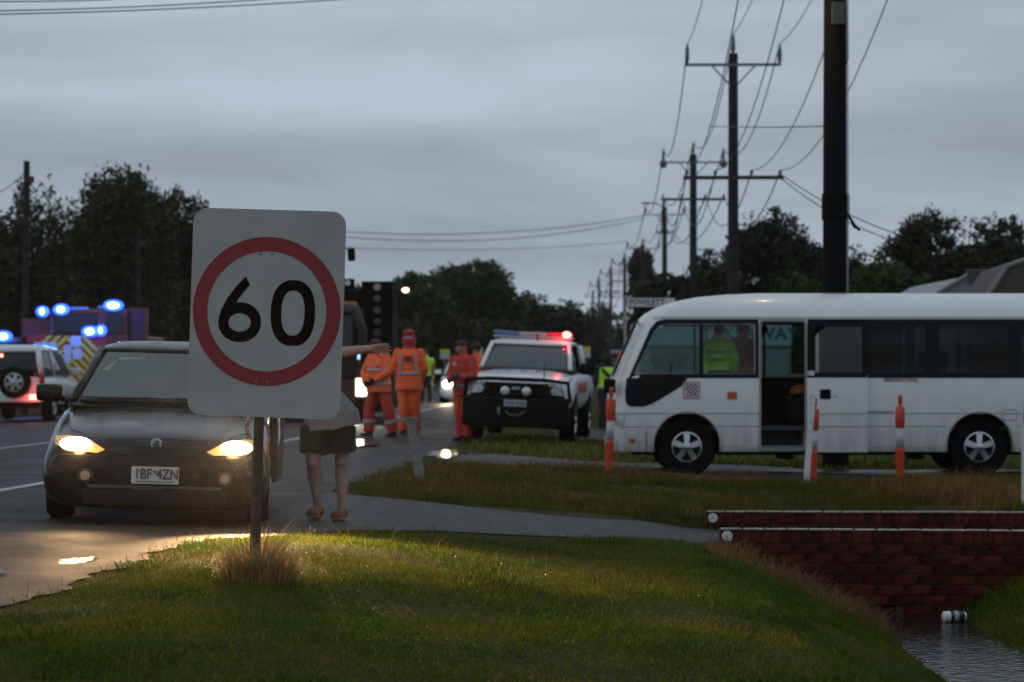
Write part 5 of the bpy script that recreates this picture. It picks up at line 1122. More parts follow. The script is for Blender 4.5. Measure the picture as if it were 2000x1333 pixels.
so_ = add('body_shell', shell, M_bw, B, smooth=True); shell.set_sharp_from_angle(angle=R(30))
outer2 = zloft(LV, 6, swap=True); outer2.transform(Matrix.Translation((0, W, 0))); bt = bvh(outer2)
def side(name, poly, m, off=0.006, par=B, grid=0.12): return put(name, poly, bt, m, par, off, 1, 'xz', grid)
def sidering(name, outerp, innerp, m, y0=-0.008, par=B):
    b = MB(); n = len(outerp); V = []
    for L in (outerp, innerp):
        for x, z in L:
            h = bt.ray_cast(Vector((x, -5, z)), Vector((0, 1, 0)))[0]; V.append((x, (h.y if h else 0.06)+y0, z))
    b._a(V, [(i, (i+1) % n, n+(i+1) % n, n+i) for i in range(n)]); return b.build(name, m, par)
M_band = mat('bus_black_band', (0.004, 0.005, 0.006), 0.25, spec=0.15)
G_front = glass('bus_cab_glass', (0.74, 0.84, 0.82), gloss=0.7); G_tint = glass('bus_tinted_glass', (0.05, 0.07, 0.075), gloss=0.4)
# black glazed band, piece by piece
def rs(px0, py0, px1, py1): return [(bx_(px0), bz_(py1)), (bx_(px1), bz_(py1)), (bx_(px1), bz_(py0)), (bx_(px0), bz_(py0))]
top_px = 627
def resample(poly, n=48):
    pts = [Vector(p) for p in poly]; L = [0]
    for i in range(len(pts)): L.append(L[-1]+(pts[(i+1) % len(pts)]-pts[i]).length)
    out = []
    for k in range(n):
        s = L[-1]*k/n; i = max(j for j in range(len(pts)) if L[j] <= s); a, b_ = pts[i], pts[(i+1) % len(pts)]; out.append(tuple(a.lerp(b_, (s-L[i])/max(1e-9, L[i+1]-L[i]))))
    return out
wo = [(bx_(1228), bz_(742)), (bx_(1482), bz_(742)), (bx_(1482), bz_(627)), (bx_(1300), bz_(627)), (bx_(1283), bz_(631)), (bx_(1270), bz_(646))]
wi = [(bx_(1238), bz_(734)), (bx_(1475), bz_(734)), (bx_(1475), bz_(636)), (bx_(1303), bz_(636)), (bx_(1290), bz_(640)), (bx_(1278), bz_(650))]
def frame(name, po, pi, m, k=8):
    a, b_ = [], []
    n = len(po)
    for i in range(n):
        for j in range(k):
            f = j/k; a.append(tuple(Vector(po[i]).lerp(Vector(po[(i+1) % n]), f))); b_.append(tuple(Vector(pi[i]).lerp(Vector(pi[(i+1) % n]), f)))
    return sidering(name, a, b_, m)
frame('window_frame', wo, wi, M_band)
side('window_frame', rs(1366, 637, 1374, 735), M_band, 0.004, grid=0.05)
side('window_pane', [(bx_(1240), bz_(734)), (bx_(1368), bz_(734)), (bx_(1368), bz_(637)), (bx_(1303), bz_(637)), (bx_(1280), bz_(650))], G_front, 0.001)
side('window_pane', rs(1372, 637, 1474, 734), G_front, 0.001)
side('lower_quarter_panel', [(bx_(1224), bz_(742)), (bx_(1342), bz_(742)), (bx_(1338), bz_(752)), (bx_(1322), bz_(764)), (bx_(1275), bz_(792)), (bx_(1258), bz_(798)), (bx_(1230), bz_(798)), (bx_(1222), bz_(790)), (bx_(1221), bz_(768))], M_band, 0.006, grid=0.08)
side('window_frame', rs(1690, 627, 1703, 742), M_band, 0.006); side('window_frame', rs(1809, 627, 1835, 742), M_band, 0.006); side('window_frame', rs(1972, 627, 1995, 742), M_band, 0.006)
for a, c in wins:
    side('window_frame', rs(a, 627, c, 637), M_band, 0.005); side('window_frame', rs(a, 732, c, 742), M_band, 0.005); side('window_pane', rs(a-2, 636, c+2, 733), G_tint, 0.001)
b = MB()
for px0, px1 in ((1250, 1480), (1490, 1690), (1700, 1812), (1832, 1975), (1992, 2140)):      # far side panes
    z1, z2 = bz_(735), bz_(634); q = MB(); x0_ = bx_(px0) if px0 > 1250 else bx_(1285)
    q._a([(x0_, 2*W-0.03, z1), (bx_(px1), 2*W-0.03, z1), (bx_(px1), 2*W-0.06, z2), (x0_, 2*W-0.06, z2)], [(0, 1, 2, 3)]); q.build('window_pane', glass('bus_far_glass', (0.55, 0.66, 0.64)), B)
# windscreen in front, with its rubber and mirror
def front(name, poly, m, off=0.004): return add(name, patch(poly, bt, 1, 'yz', off, 0.10), m, B, smooth=True)
front('windscreen', [(W-0.84, 1.36), (W+0.84, 1.36), (W+0.78, 2.07), (W-0.78, 2.07)], mat('bus_screen', (0.24, 0.30, 0.30), 0.08, spec=0.7), 0.006)
b = MB(); b.tube([(0.33, W-0.90, 2.10), (0.02, W-0.97, 1.40)], 0.022, 6); b.build('screen_rubber', M_rubber, B)
b = MB(); b.box((-0.03, 0.0, 1.24), (.16, .10, .20), bev=0.03); b.tube([(0.05, 0.06, 1.30), (-0.02, 0.02, 1.28)], 0.02, 6); b.build('wing_mirror', M_black, B, smooth=True)
b = MB(); b.box((0.36, W-0.5, 2.12), (.03, .8, .03)); b.build('wiper_rail', M_rubber, B)
# mouldings, bumper, lamps
M_crease = mat('bus_crease', (0.36, 0.37, 0.38), 0.4)
for py, px0, px1, m in ((811, 1200, 1483, M_crease), (811, 1576, 2190, M_crease), (836, 1398, 1483, M_crease), (836, 1576, 1850, M_crease), (836, 1985, 2190, M_crease), (837, 1205, 1288, M_crease)):
    b = MB(); h0 = -0.004; b.box(((bx_(px0)+bx_(px1))/2, h0+0.006, bz_(py)), (bx_(px1)-bx_(px0), 0.016, 0.016), bev=0.004); b.build('side_moulding', m, B)
side('roof_gutter', rs(1262, 622, 2170, 627), mat('gutter_grey', (0.42, 0.43, 0.44), 0.4), 0.012)
b = MB(); b.box((bx_(1262), -0.0, bz_(866)), (.006, .02, .34)); b.build('bumper_joint', M_rubber, B)
side('side_indicator', rs(1421, 769, 1439, 783), mat('amber_lens', (0.42, 0.075, 0.012), 0.25), 0.014, grid=0.05)
side('side_marker', rs(1229, 861, 1240, 869), mat('amber_lens', (0.42,)*3), 0.012, grid=0.05)
hl = side('headlight', [(bx_(1205), bz_(812)), (bx_(1219), bz_(812)), (bx_(1219), bz_(835)), (bx_(1203), bz_(835))], M_lens, 0.012, grid=0.05)
front('headlight', [(W-0.95, .70), (W-0.55, .70), (W-0.55, .88), (W-0.95, .88)], M_lens, 0.01); front('headlight', [(W+0.55, .70), (W+0.95, .70), (W+0.95, .88), (W+0.55, .88)], M_lens, 0.01)
front('grille', [(W-0.5, .72), (W+0.5, .72), (W+0.5, .86), (W-0.5, .86)], M_black, 0.01)
b = MB(); b.box((0.02, W, .42), (.10, 1.96, .20), bev=0.04); b.build('front_bumper', mat('bus_white', (0.62,)*3), B, smooth=True)
for px_ in (1342, 1915):
    arch = MB(); pts = [(bx_(px_)+0.462*math.cos(a), -0.004, bz_(874)+0.462*math.sin(a)) for a in np.linspace(R(-8), R(188), 25)]
    arch.tube(pts, 0.014, 6); arch.build('wheel_arch_trim', M_crease, B, smooth=True)
    for s, y_ in ((-1, 0.16), (1, 2*W-0.16)): 
        ww = wheel(B, bx_(px_), y_, 0.405, 0.22, -1 if s > 0 else 1, 0.205, 5, axis='y', zc=bz_(935)+0.405, m_rim=mat('hub_chrome', (0.5, 0.51, 0.53), 0.2, 0.9))
        ww.rotation_euler = (0, 0, R(-90))
    b = MB(); b.box((bx_(px_), W, .62), (1.0, 1.5, .5)); b.build('wheel_well', M_black, B)
b = MB(); b.box((3.6, W, .36), (6.6, 1.5, .14)); b.build('chassis', M_black, B)
for x_ in (4.2, 4.6, 2.4): b = MB(); b.box((x_, 0.35, .30), (.22, .3, .14), bev=0.03); b.build('under_box', M_black, B)
# cabin: floor, step, seats, dash, wheel, handrail
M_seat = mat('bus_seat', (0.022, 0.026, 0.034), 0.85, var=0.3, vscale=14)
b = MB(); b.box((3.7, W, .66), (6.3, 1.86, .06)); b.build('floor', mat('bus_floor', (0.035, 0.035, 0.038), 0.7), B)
b = MB(); b.box((bx_(1529), 0.30, .40), (bx_(1573)-bx_(1485), .5, .05)); b.build('door_step', mat('step_metal', (0.15, 0.15, 0.155), 0.45, 0.3), B)
b = MB(); b.box((bx_(1529), 0.56, .52), (bx_(1573)-bx_(1485), .03, .26)); b.build('step_riser', mat('riser_grey', (0.05, 0.05, 0.052), 0.6), B)
b = MB(); b.ell((bx_(1561), 0.53, bz_(839)), (.014, .012, .014)); b.build('step_lamp', emis('step_red', (1, 0.12, 0.15), 4), B)
for x_ in (3.55, 4.3, 5.05, 5.8):
    for y_ in (0.45, 1.6):
        b = MB(); b.box((x_, y_, 1.05), (.42, .80, .12), bev=0.03); b.box((x_+0.22, y_, 1.38), (.12, .80, .66), rot=(0, R(8), 0), bev=0.04); b.box((x_, y_, .84), (.08, .3, .34)); b.build('passenger_seat', M_seat, B)
b = MB(); b.box((1.35, 1.55, 1.05), (.45, .48, .14), bev=0.03); b.box((1.60, 1.55, 1.42), (.13, .46, .72), rot=(0, R(10), 0), bev=0.04); b.box((1.35, 1.55, .84), (.3, .3, .34)); b.build('driver_seat', M_seat, B)
b = MB(); b.prism([(0.20, 1.28), (0.75, 1.30), (0.85, 1.10), (0.25, .80)], 'y', 0.15, 1.9); b.build('dashboard', M_black, B)
b = MB(); b.tube([(0.88+0.04*math.cos(a), 1.55+0.20*math.sin(a), 1.36+0.19*math.cos(a)) for a in np.linspace(0, 2*math.pi, 25)], 0.014, 6, caps=False); b.tube([(0.75, 1.55, 1.22), (0.88, 1.55, 1.36)], 0.02, 6); b.build('steering_wheel', M_rubber, B)
for x_, y_ in ((bx_(1500), .50), (bx_(1366), .9)): b = MB(); b.tube([(x_, y_, .68), (x_, y_, 2.2)], 0.016, 8); b.build('hand_pole', M_black, B)
b = MB(); b.box((bx_(1580)+0.1, 0.62, .95), (.05, .9, .60)); b.build('door_partition', M_black, B)
b = MB(); b.box((bx_(1265), 0.08, bz_(722)), (.17, .006, .085)); b.build('window_notice', mat('notice_teal', (0.30, 0.45, 0.45), 0.6), B)
b = MB(); b.lathe([(0.055, 0), (0.055, 0.004)], 'y', (bx_(1521), 1.97, bz_(643)), 20); b.build('no_smoking_disc', mat('disc_red', (0.30, 0.05, 0.04), 0.5), B)
M_lin = mat('bus_lining', (0.030, 0.031, 0.034), 0.8)  # dark panels added over the white inner walls so the cabin looks unlit
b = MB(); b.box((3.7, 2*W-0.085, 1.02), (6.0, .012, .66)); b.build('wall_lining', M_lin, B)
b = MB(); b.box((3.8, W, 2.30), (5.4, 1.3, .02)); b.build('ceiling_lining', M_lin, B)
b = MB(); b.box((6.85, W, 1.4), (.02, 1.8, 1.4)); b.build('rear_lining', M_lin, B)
b = MB(); b.box((bx_(1530), 0.10, .60), (.60, .01, .02)) if False else None
# sliding door leaf pushed back along the side
D = MB(); D.ring(resample(rs(1576, 627, 1694, 887), 64), resample(rs(1592, 642, 1682, 731), 64), -0.052, -0.012)
dl = D.build('side_door', mat('bus_white', (0.62,)*3), B)
b = MB(); b.ring(resample(rs(1576, 627, 1694, 741), 48), resample(rs(1592, 642, 1682, 731), 48), -0.058, -0.053); b.build('door_band', M_band, dl)
q = MB(); q.prism(rs(1591, 641, 1683, 732), 'y', -0.034, -0.028); q.build('door_pane', glass('door_glass_bus', (0.16, 0.22, 0.22)), dl)
q = MB(); q.prism(rs(1592, 642, 1599, 731), 'y', -0.045, -0.036); q.build('glass_edge', mat('edge_grey', (0.34, 0.37, 0.38), 0.4), dl)
q = MB(); q.prism(rrect(bx_(1601), bz_(783), bx_(1622), bz_(764), .02), 'y', -0.062, -0.053); q.build('door_handle', M_black, dl)
q = MB(); q.lathe([(0.014, -0.060), (0.014, -0.053)], 'y', (bx_(1631), 0, bz_(778)), 12); q.build('door_lock', M_galv, dl)
q = MB(); q.prism(rs(1577, 728, 1590, 737), 'y', -0.066, -0.058); q.build('white_tag', mat('tag_white', (0.6, 0.62, 0.63), 0.5), dl)
for py in (811, 836): q = MB(); q.box(((bx_(1577)+bx_(1693))/2, -0.055, bz_(py)), (bx_(1693)-bx_(1577), .012, .014)); q.build('door_moulding', M_crease, dl)
text('door_lettering', 'AUTOMATIC DOOR', 0.062, mat('letter_dim', (0.22, 0.26, 0.26), 0.5), dl, (bx_(1640), -0.031, bz_(717)), (R(90), 0, R(180)), bold=0.0, sx=0.9)
b = MB(); b.ring(rrect(bx_(1483), .36, bx_(1575), 2.15, .06), rrect(bx_(1487), .385, bx_(1572), 2.12, .05), -0.010, 0.012); b.build('door_seal', mat('seal_grey', (0.25, 0.26, 0.27), 0.4), B)
b = MB(); b.box((bx_(1720), -0.012, bz_(807)), (.34, .014, .02)); b.build('door_rail', M_crease, B)
# brigade badge, emergency exit wording
M_cfa = mat('brigade_red', (0.24, 0.035, 0.05), 0.5)
def bring(name, px0, py0, px1, py1, t_, m, y0, y1, par):
    b = MB(); b.ring(resample(rs(px0, py0, px1, py1), 32), resample(rs(px0+t_, py0+t_, px1-t_, py1-t_), 32), y0, y1); return b.build(name, m, par)
q = MB(); q.prism(rs(1334, 749, 1367, 782), 'y', -0.010, -0.003); bd = q.build('brigade_badge', mat('badge_white', (0.55, 0.56, 0.57), 0.4), B)
bring('badge_border', 1334.4, 749.4, 1366.6, 781.6, 1.3, M_cfa, -0.0125, -0.0105, bd)
for r_i in range(4):
    for c_i in range(6):
        if (r_i+c_i) % 2 == 0:
            q = MB(); q.prism(rs(1339+c_i*4, 753+r_i*4, 1343+c_i*4, 757+r_i*4), 'y', -0.0125, -0.0105); q.build('badge_check', M_cfa, bd)
text('badge_lettering', 'CFA', 0.083, M_cfa, bd, (bx_(1351), -0.0125, bz_(774.5)), ext=0.001, bold=0.003, sx=1.05)
text('exit_lettering', 'EMERGENCY EXIT', 0.062, mat('exit_red', (0.28, 0.04, 0.05), 0.5), B, (bx_(1757), -0.008, bz_(746)), ext=0.001, bold=0.001, sx=0.85)
b = MB(); b.box((bx_(1790), -0.005, bz_(746)), (.05, .006, .06)); b.build('exit_sticker', mat('sticker_grey', (0.35, 0.36, 0.37), 0.5), B)
q = MB(); q.ring(rrect(bx_(1958), bz_(824), bx_(1988), bz_(803), .04), rrect(bx_(1959), bz_(823.2), bx_(1987), bz_(803.8), .035), -0.010, -0.002); q.build('fuel_flap', M_crease, B)
# ================================================================ people
M_skin = mat('skin', (0.36, 0.19, 0.14), 0.55, var=0.08, vscale=12)
M_hair = mat('hair_dark', (0.02, 0.016, 0.013), 0.7)
M_boot = mat('boot_black', (0.012, 0.012, 0.012), 0.6)
M_silver = mat('reflective_silver', (0.38, 0.38, 0.42), 0.35)
def cap(b, p0, r0, p1, r1, n=10):
    """tapered limb with rounded ends"""
    b.ell(p0, (r0, r0, r0), n, 7); b.ell(p1, (r1, r1, r1), n, 7); b.tube([p0, p1], [r0, r1], n)
def torso(b, rings, n=20):
    """rings (z, cx, cy, rx, ry) from the bottom up, flat ends"""
    V = []
    for z, cx_, cy_, rx, ry in rings:
        V += [(cx_+rx*math.cos(2*math.pi*k/n), cy_+ry*math.sin(2*math.pi*k/n), z) for k in range(n)]
    m = len(rings); b._a(V, [(i*n+k, i*n+(k+1) % n, (i+1)*n+(k+1) % n, (i+1)*n+k) for i in range(m-1) for k in range(n)]+[tuple(range(n))[::-1], tuple((m-1)*n+k for k in range(n))])
def ring_at(rings, z):
    for a, c in zip(rings, rings[1:]):
        if a[0] <= z <= c[0]:
            f = (z-a[0])/(c[0]-a[0]); return [a[i]+(c[i]-a[i])*f for i in range(5)]
    return rings[-1]
def band(name, rings, z, h, m, parent, grow=0.010, n=28):
    b = MB(); a, c = ring_at(rings, z-h/2), ring_at(rings, z+h/2); V = []
    for q, zz in ((a, z-h/2), (c, z+h/2)):
        for g_ in (grow, grow-0.012): V += [(q[1]+(q[3]+g_)*math.cos(2*math.pi*k/n), q[2]+(q[4]+g_)*math.sin(2*math.pi*k/n), zz) for k in range(n)]
    F_ = []
    for k in range(n):
        j = (k+1) % n; F_ += [(k, j, 2*n+j, 2*n+k), (n+k, 3*n+k, 3*n+j, n+j), (k, n+k, n+j, j), (2*n+k, 2*n+j, 3*n+j, 3*n+k)]
    b._a(V, F_); return b.build(name, m, parent, smooth=True)
def leg_band(p0, p1, r, name, m, parent):
    b = MB(); b.tube([p0, p1], r, 16, caps=False); return b.build(name, m, parent, smooth=True)
def hand(b, w_, d_, up, s, curl=0.4, spread=1.0, side=1):
    """palm and five fingers from wrist w_ along d_, back of the hand facing up"""
    d_ = Vector(d_).normalized(); up = Vector(up); up = (up-d_*up.dot(d_)).normalized(); lat = d_.cross(up).normalized()*side; w_ = Vector(w_)
    for k in (-1.0, -0.33, 0.33, 1.0): cap(b, w_+lat*k*0.014*s, 0.019*s, w_+d_*0.075*s+lat*k*0.031*s, 0.014*s, 8)
    for k, L in ((-1.0, 0.062), (-0.33, 0.078), (0.33, 0.084), (1.0, 0.074)):
        p = w_+d_*0.085*s+lat*k*0.033*s; a = curl*0.5; dd = d_+lat*k*0.12*spread
        for j, f in enumerate((0.45, 0.32, 0.26)):
            q = p+(dd*math.cos(a)-up*math.sin(a)).normalized()*L*f*s; cap(b, p, (0.0105-0.0012*j)*s, q, (0.0095-0.0012*j)*s, 8); p = q; a += curl*0.6
    p = w_+d_*0.025*s+lat*0.030*s; q = p+(d_*0.6+lat*0.75-up*0.25).normalized()*0.045*s; cap(b, p, 0.014*s, q, 0.011*s, 8)
    cap(b, q, 0.011*s, q+(d_*0.9+lat*0.3-up*0.3).normalized()*0.035*s, 0.009*s, 8)
def face(t, hc, d_, s=1.0, hat=False):
    """ears, nose, eyes and mouth as small parts on a head centred at hc looking along d_"""
    d_ = Vector(d_).normalized(); sd = d_.cross(Vector((0, 0, 1))).normalized(); hc = Vector(hc)
    for k in (-1, 1):
        b = MB(); b.ell(hc+d_*0.088*s+sd*k*0.032*s+Vector((0, 0, 0.005*s)), (0.011*s, 0.008*s, 0.008*s)); b.build('eye', mat('eye_dark', (0.03, 0.025, 0.02), 0.3), t, smooth=True)
    b = MB(); b.tube([hc+d_*0.095*s-sd*0.022*s+Vector((0, 0, -0.062*s)), hc+d_*0.101*s+Vector((0, 0, -0.064*s)), hc+d_*0.095*s+sd*0.022*s+Vector((0, 0, -0.062*s))], 0.006*s, 6); b.build('mouth', mat('lip', (0.24, 0.09, 0.08), 0.5), t, smooth=True)
def head(b, hc, d_, s=1.0):
    d_ = Vector(d_).normalized(); sd = d_.cross(Vector((0, 0, 1))).normalized(); hc = Vector(hc); az = math.atan2(d_.y, d_.x)
    b.ell(hc+Vector((0, 0, 0.02*s)), (0.098*s, 0.077*s, 0.105*s), 14, 10, rot=(0, 0, az)); b.ell(hc+d_*0.02*s-Vector((0, 0, 0.055*s)), (0.070*s, 0.058*s, 0.065*s), 12, 8, rot=(0, 0, az))
    cap(b, hc+d_*0.095*s, 0.011*s, hc+d_*0.112*s-Vector((0, 0, 0.030*s)), 0.014*s, 8)
    for k in (-1, 1): b.ell(hc+sd*k*0.080*s-Vector((0, 0, 0.005*s)), (0.022*s, 0.010*s, 0.032*s), 8, 6, rot=(0, 0, az))

def figure(label, loc, rotz=0, s=1.0, head_dir=(0, -1, 0), sh_w=0.19, armL=None, armR=None, feet=0.13, stride=(0, 0), jacket=None, jr=None, trousers=None, hat=None, tr_r=0.085, boots=M_boot, vox=0.014, bands=(), sleeves=True, hem=0.82, fit=1.0, group=None, hd=(0, 0), gloves=None, collar=True):
    """standing person; arms are (elbow, wrist) points; returns the thing and the jacket's rings"""
    t = thing('person', label, 'person', loc, (0, 0, rotz), group); t.scale = (s, s, s)
    hc = Vector((hd[0], hd[1], 1.63)); LS, RS = Vector((-sh_w, 0, 1.42)), Vector((sh_w, 0, 1.42))
    armL = armL or ((-0.26, 0.02, 1.13), (-0.24, -0.08, 0.88)); armR = armR or ((0.26, 0.02, 1.13), (0.24, -0.08, 0.88))
    b = MB(); head(b, hc, head_dir); cap(b, (hd[0]*0.7, hd[1]*0.5+0.01, 1.54), 0.055, (0, 0.01, 1.42), 0.062)
    torso(b, [(0.86, 0, 0, 0.16, 0.115), (1.0, 0, 0, 0.155, 0.11), (1.2, 0, 0, 0.165, 0.115), (1.38, 0, 0, 0.19, 0.11), (1.46, 0, 0, 0.12, 0.08)])
    for S, (e, w_), k in ((LS, armL, -1), (RS, armR, 1)):
        cap(b, S, 0.055, e, 0.043); cap(b, e, 0.043, w_, 0.030); d_ = (Vector(w_)-Vector(e)).normalized(); hand(b, Vector(w_)+d_*0.01, d_, (k, 0.2, 0.1), 1.0, 0.5, side=k)
    hips = []
    for k in (-1, 1):
        h_ = Vector((k*0.095, 0, 0.90)); kn = Vector((k*(feet*0.9), -0.02+stride[k > 0]*0.5, 0.49)); an = Vector((k*feet, 0.03+stride[k > 0], 0.09)); hips.append((h_, kn, an))
        cap(b, h_, 0.085, kn, 0.056); cap(b, kn, 0.056, an, 0.04); cap(b, an+Vector((0, 0.03, -0.045)), 0.038, an+Vector((k*0.03, -0.15, -0.055)), 0.03)
    add('body', remesh(b, vox, 3), M_skin, t, smooth=True)
    face(t, hc, head_dir)
    rings = jr or [(hem, 0, 0.0, 0.215*fit, 0.165*fit), (0.95, 0, 0, 0.205*fit, 0.155*fit), (1.10, 0, 0, 0.195*fit, 0.150*fit), (1.28, 0, 0, 0.210*fit, 0.150*fit), (1.40, 0, 0, 0.225, 0.130), (1.455, 0, 0, 0.165, 0.105), (1.49, 0, 0.0, 0.095, 0.085)]
    jo = None
    if jacket:
        b = MB(); torso(b, rings)
        if collar: cap(b, (hd[0]*0.4, 0.005, 1.47), 0.082, (hd[0]*0.7, 0.005, 1.535), 0.076)
        for S, (e, w_) in ((LS, armL), (RS, armR)):
            if sleeves: cap(b, S, 0.082, e, 0.072); e_, w2 = Vector(e), Vector(w_); cap(b, e_, 0.072, e_.lerp(w2, 0.92), 0.056)
            else: cap(b, S, 0.07, Vector(S).lerp(Vector(e), 0.35), 0.068)
        jo = add('jacket', remesh(b, vox, 2), jacket, t, smooth=True)
        for z in bands: band('reflective_band', rings, z, 0.05, M_silver, jo)
    if trousers:
        b = MB(); torso(b, [(0.80, 0, 0, 0.175, 0.13), (0.95, 0, 0, 0.18, 0.135), (1.06, 0, 0, 0.17, 0.125)])
        for h_, kn, an in hips: cap(b, h_, 0.108, kn, tr_r); b.tube([kn, an+Vector((0, 0, 0.01))], [tr_r, tr_r*0.95], 12); b.ell(kn, (tr_r,)*3)
        tro = add('trousers', remesh(b, vox, 2), trousers, t, smooth=True)
        if bands:
            for h_, kn, an in hips: leg_band(kn.lerp(an, 0.42), kn.lerp(an, 0.56), tr_r*1.06, 'reflective_band', M_silver, tro)
    for h_, kn, an in hips:
        b = MB(); cap(b, an+Vector((0, 0.015, 0.08)), 0.058, an+Vector((0, 0.03, -0.03)), 0.055); cap(b, an+Vector((0, 0.03, -0.045)), 0.05, an+Vector((0.02*(1 if an.x > 0 else -1), -0.16, -0.05)), 0.042); b.box((an.x, an.y-0.055, 0.012), (0.095, 0.29, 0.024), bev=0.008)
        add('boot', remesh(b, 0.012, 1), boots, t, smooth=True)
    if gloves:
        for S, (e, w_), k in ((LS, armL, -1), (RS, armR, 1)):
            b = MB(); d_ = (Vector(w_)-Vector(e)).normalized(); hand(b, w_, d_, (k, 0.2, 0.1), 1.18, 0.6, side=k); cap(b, Vector(w_)-d_*0.05, 0.05, Vector(w_)+d_*0.02, 0.042); add('glove', remesh(b, 0.008, 1), gloves, t, smooth=True)
    if hat:
        kind, m = hat; b = MB(); az = math.atan2(head_dir[1], head_dir[0])
        if kind == 'cap':
            b.ell(hc+Vector((0, 0, 0.055)), (0.108, 0.090, 0.078), 16, 10, rot=(0, 0, az)); d_ = Vector(head_dir).normalized(); sd = d_.cross(Vector((0, 0, 1)))
            b.prism([(0, 0), (0.001, 0)], 'z', 0, 0) if False else None
            c0 = hc+Vector((0, 0, 0.055)); V = []
            for zz in (0.0, 0.012): V += [c0+d_*0.07+sd*0.075+Vector((0, 0, zz)), c0+d_*0.15+sd*0.055+Vector((0, 0, zz-0.015)), c0+d_*0.175+Vector((0, 0, zz-0.018)), c0+d_*0.15-sd*0.055+Vector((0, 0, zz-0.015)), c0+d_*0.07-sd*0.075+Vector((0, 0, zz))]
            b._a(V, [(0, 1, 2, 3, 4), (9, 8, 7, 6, 5)]+[(i, (i+1) % 5, 5+(i+1) % 5, 5+i) for i in range(5)])
        elif kind == 'hood':
            b.ell(hc+Vector((0, 0.015, 0.005)), (0.120, 0.115, 0.150), 16, 10); cap(b, hc+Vector((0, 0.03, -0.11)), 0.105, (0, 0.02, 1.44), 0.115)
        elif kind == 'beanie':
            b.ell(hc+Vector((0, 0, 0.05)), (0.108, 0.098, 0.105), 16, 10, rot=(0, 0, az))
        b.build('hat', m, t, smooth=True)
    return t, jo, rings
def at(px, d): x = P(px, 0, d).x; return (x, d, float(gz(x, d)))
M_hv = mat('hi_vis_orange', (1.0, 0.135, 0.03), 0.65, var=0.14, vscale=5, bump=0.8, bscale=9, bdist=0.06)
M_hvt = mat('hi_vis_trousers', (0.62, 0.055, 0.02), 0.7, var=0.12, vscale=7, bump=0.25, bscale=14)
M_redo = mat('overall_red', (0.46, 0.035, 0.018), 0.7, var=0.14, vscale=6, bump=0.7, bscale=10, bdist=0.05)
M_maroon = mat('cap_maroon', (0.06, 0.015, 0.018), 0.7)
M_lime = mat('hi_vis_lime', (0.50, 0.95, 0.06), 0.6, var=0.08, vscale=9)
M_navy = mat('navy_cloth', (0.012, 0.014, 0.020), 0.8)
# volunteer in a short orange coat, turned half away
t, jo, rg = figure('volunteer in a loose orange jacket and dark cap with red-orange trousers, arms folded down', at(740, 45.2), R(-38), 0.985, (-0.75, -0.6, -0.05), jacket=M_hv, trousers=M_redo, hat=('cap', M_maroon), bands=(0.96, 1.20), tr_r=0.105, feet=0.22, stride=(-0.05, 0.10), armL=((-0.30, -0.06, 1.15), (-0.16, -0.20, 0.98)), armR=((0.28, -0.10, 1.14), (0.12, -0.24, 1.02)), hem=0.80, fit=1.18, gloves=M_boot, hd=(-0.05, -0.03))
b = MB(); b.ell((0.10, -0.168, 1.30), (0.035, 0.008, 0.035)); b.build('shoulder_patch', mat('patch_pale', (0.4, 0.38, 0.5), 0.6), jo, smooth=True)
# taller volunteer with his back to us, SES across the shoulders
t, jo, rg = figure('tall volunteer from behind in bright orange with SES across the back and a red hood', at(799, 46.6), R(-4), 1.06, (0.1, 1, 0), jacket=M_hv, trousers=M_hv, hat=('hood', mat('hood_red', (0.40, 0.03, 0.025), 0.7, var=0.2, vscale=12)), bands=(1.06,), tr_r=0.100, feet=0.10, stride=(0.0, 0.12), armL=((-0.28, -0.02, 1.15), (-0.20, 0.14, 0.98)), armR=((0.28, -0.02, 1.15), (0.20, 0.14, 0.98)), hem=0.78, fit=1.12)
for s_ in (-1, 1): b = MB(); b.box((s_*0.135, -0.166, 1.24), (0.035, 0.012, 0.36), rot=(R(4), 0, 0)); b.build('brace_stripe', M_silver, jo)
text('lettering', 'SES', 0.115, mat('letter_black', (0.03, 0.008, 0.006), 0.6), jo, (0, -0.178, 1.315), (R(86), 0, 0), ext=0.003, bold=0.004)
b = MB(); b.ell((0.0, -0.02, 1.77), (0.105, 0.1, 0.055)); b.build('hood_crown', mat('hood_red', (0.4,)*3), t, smooth=True)
b = MB(); b.box((0.01, -0.115, 1.68), (0.12, 0.015, 0.03)); b.build('hood_stripe', M_silver, t)
# volunteer in red by the ute
t, jo, rg = figure('volunteer in red overalls and dark cap standing against the white ute', at(905, 43.6), R(-35), 0.99, (-0.9, -0.35, 0), jacket=M_redo, trousers=mat('overall_orange', (0.52, 0.042, 0.02), 0.7, var=0.12, vscale=7), hat=('cap', M_maroon), tr_r=0.088, feet=0.08, armL=((-0.24, -0.05, 1.14), (-0.14, -0.22, 1.05)), armR=((0.27, -0.08, 1.14), (0.12, -0.24, 1.12)), hem=0.88, fit=0.95, gloves=M_boot, hd=(-0.03, -0.02))
band('belt', rg, 0.97, 0.045, mat('belt_grey', (0.2, 0.18, 0.18), 0.6), jo)
b = MB(); b.box((-0.08, -0.142, 1.34), (0.07, 0.012, 0.05)); b.build('chest_badge', mat('patch_pale', (0.4,)*3), jo)
# orange volunteer half hidden behind the open ute door
figure('volunteer in orange half hidden behind the volunteer in red', at(931, 52), R(10), 1.0, (0.3, 1, 0), jacket=M_hv, trousers=M_redo, hat=('beanie', M_navy), hem=0.80)
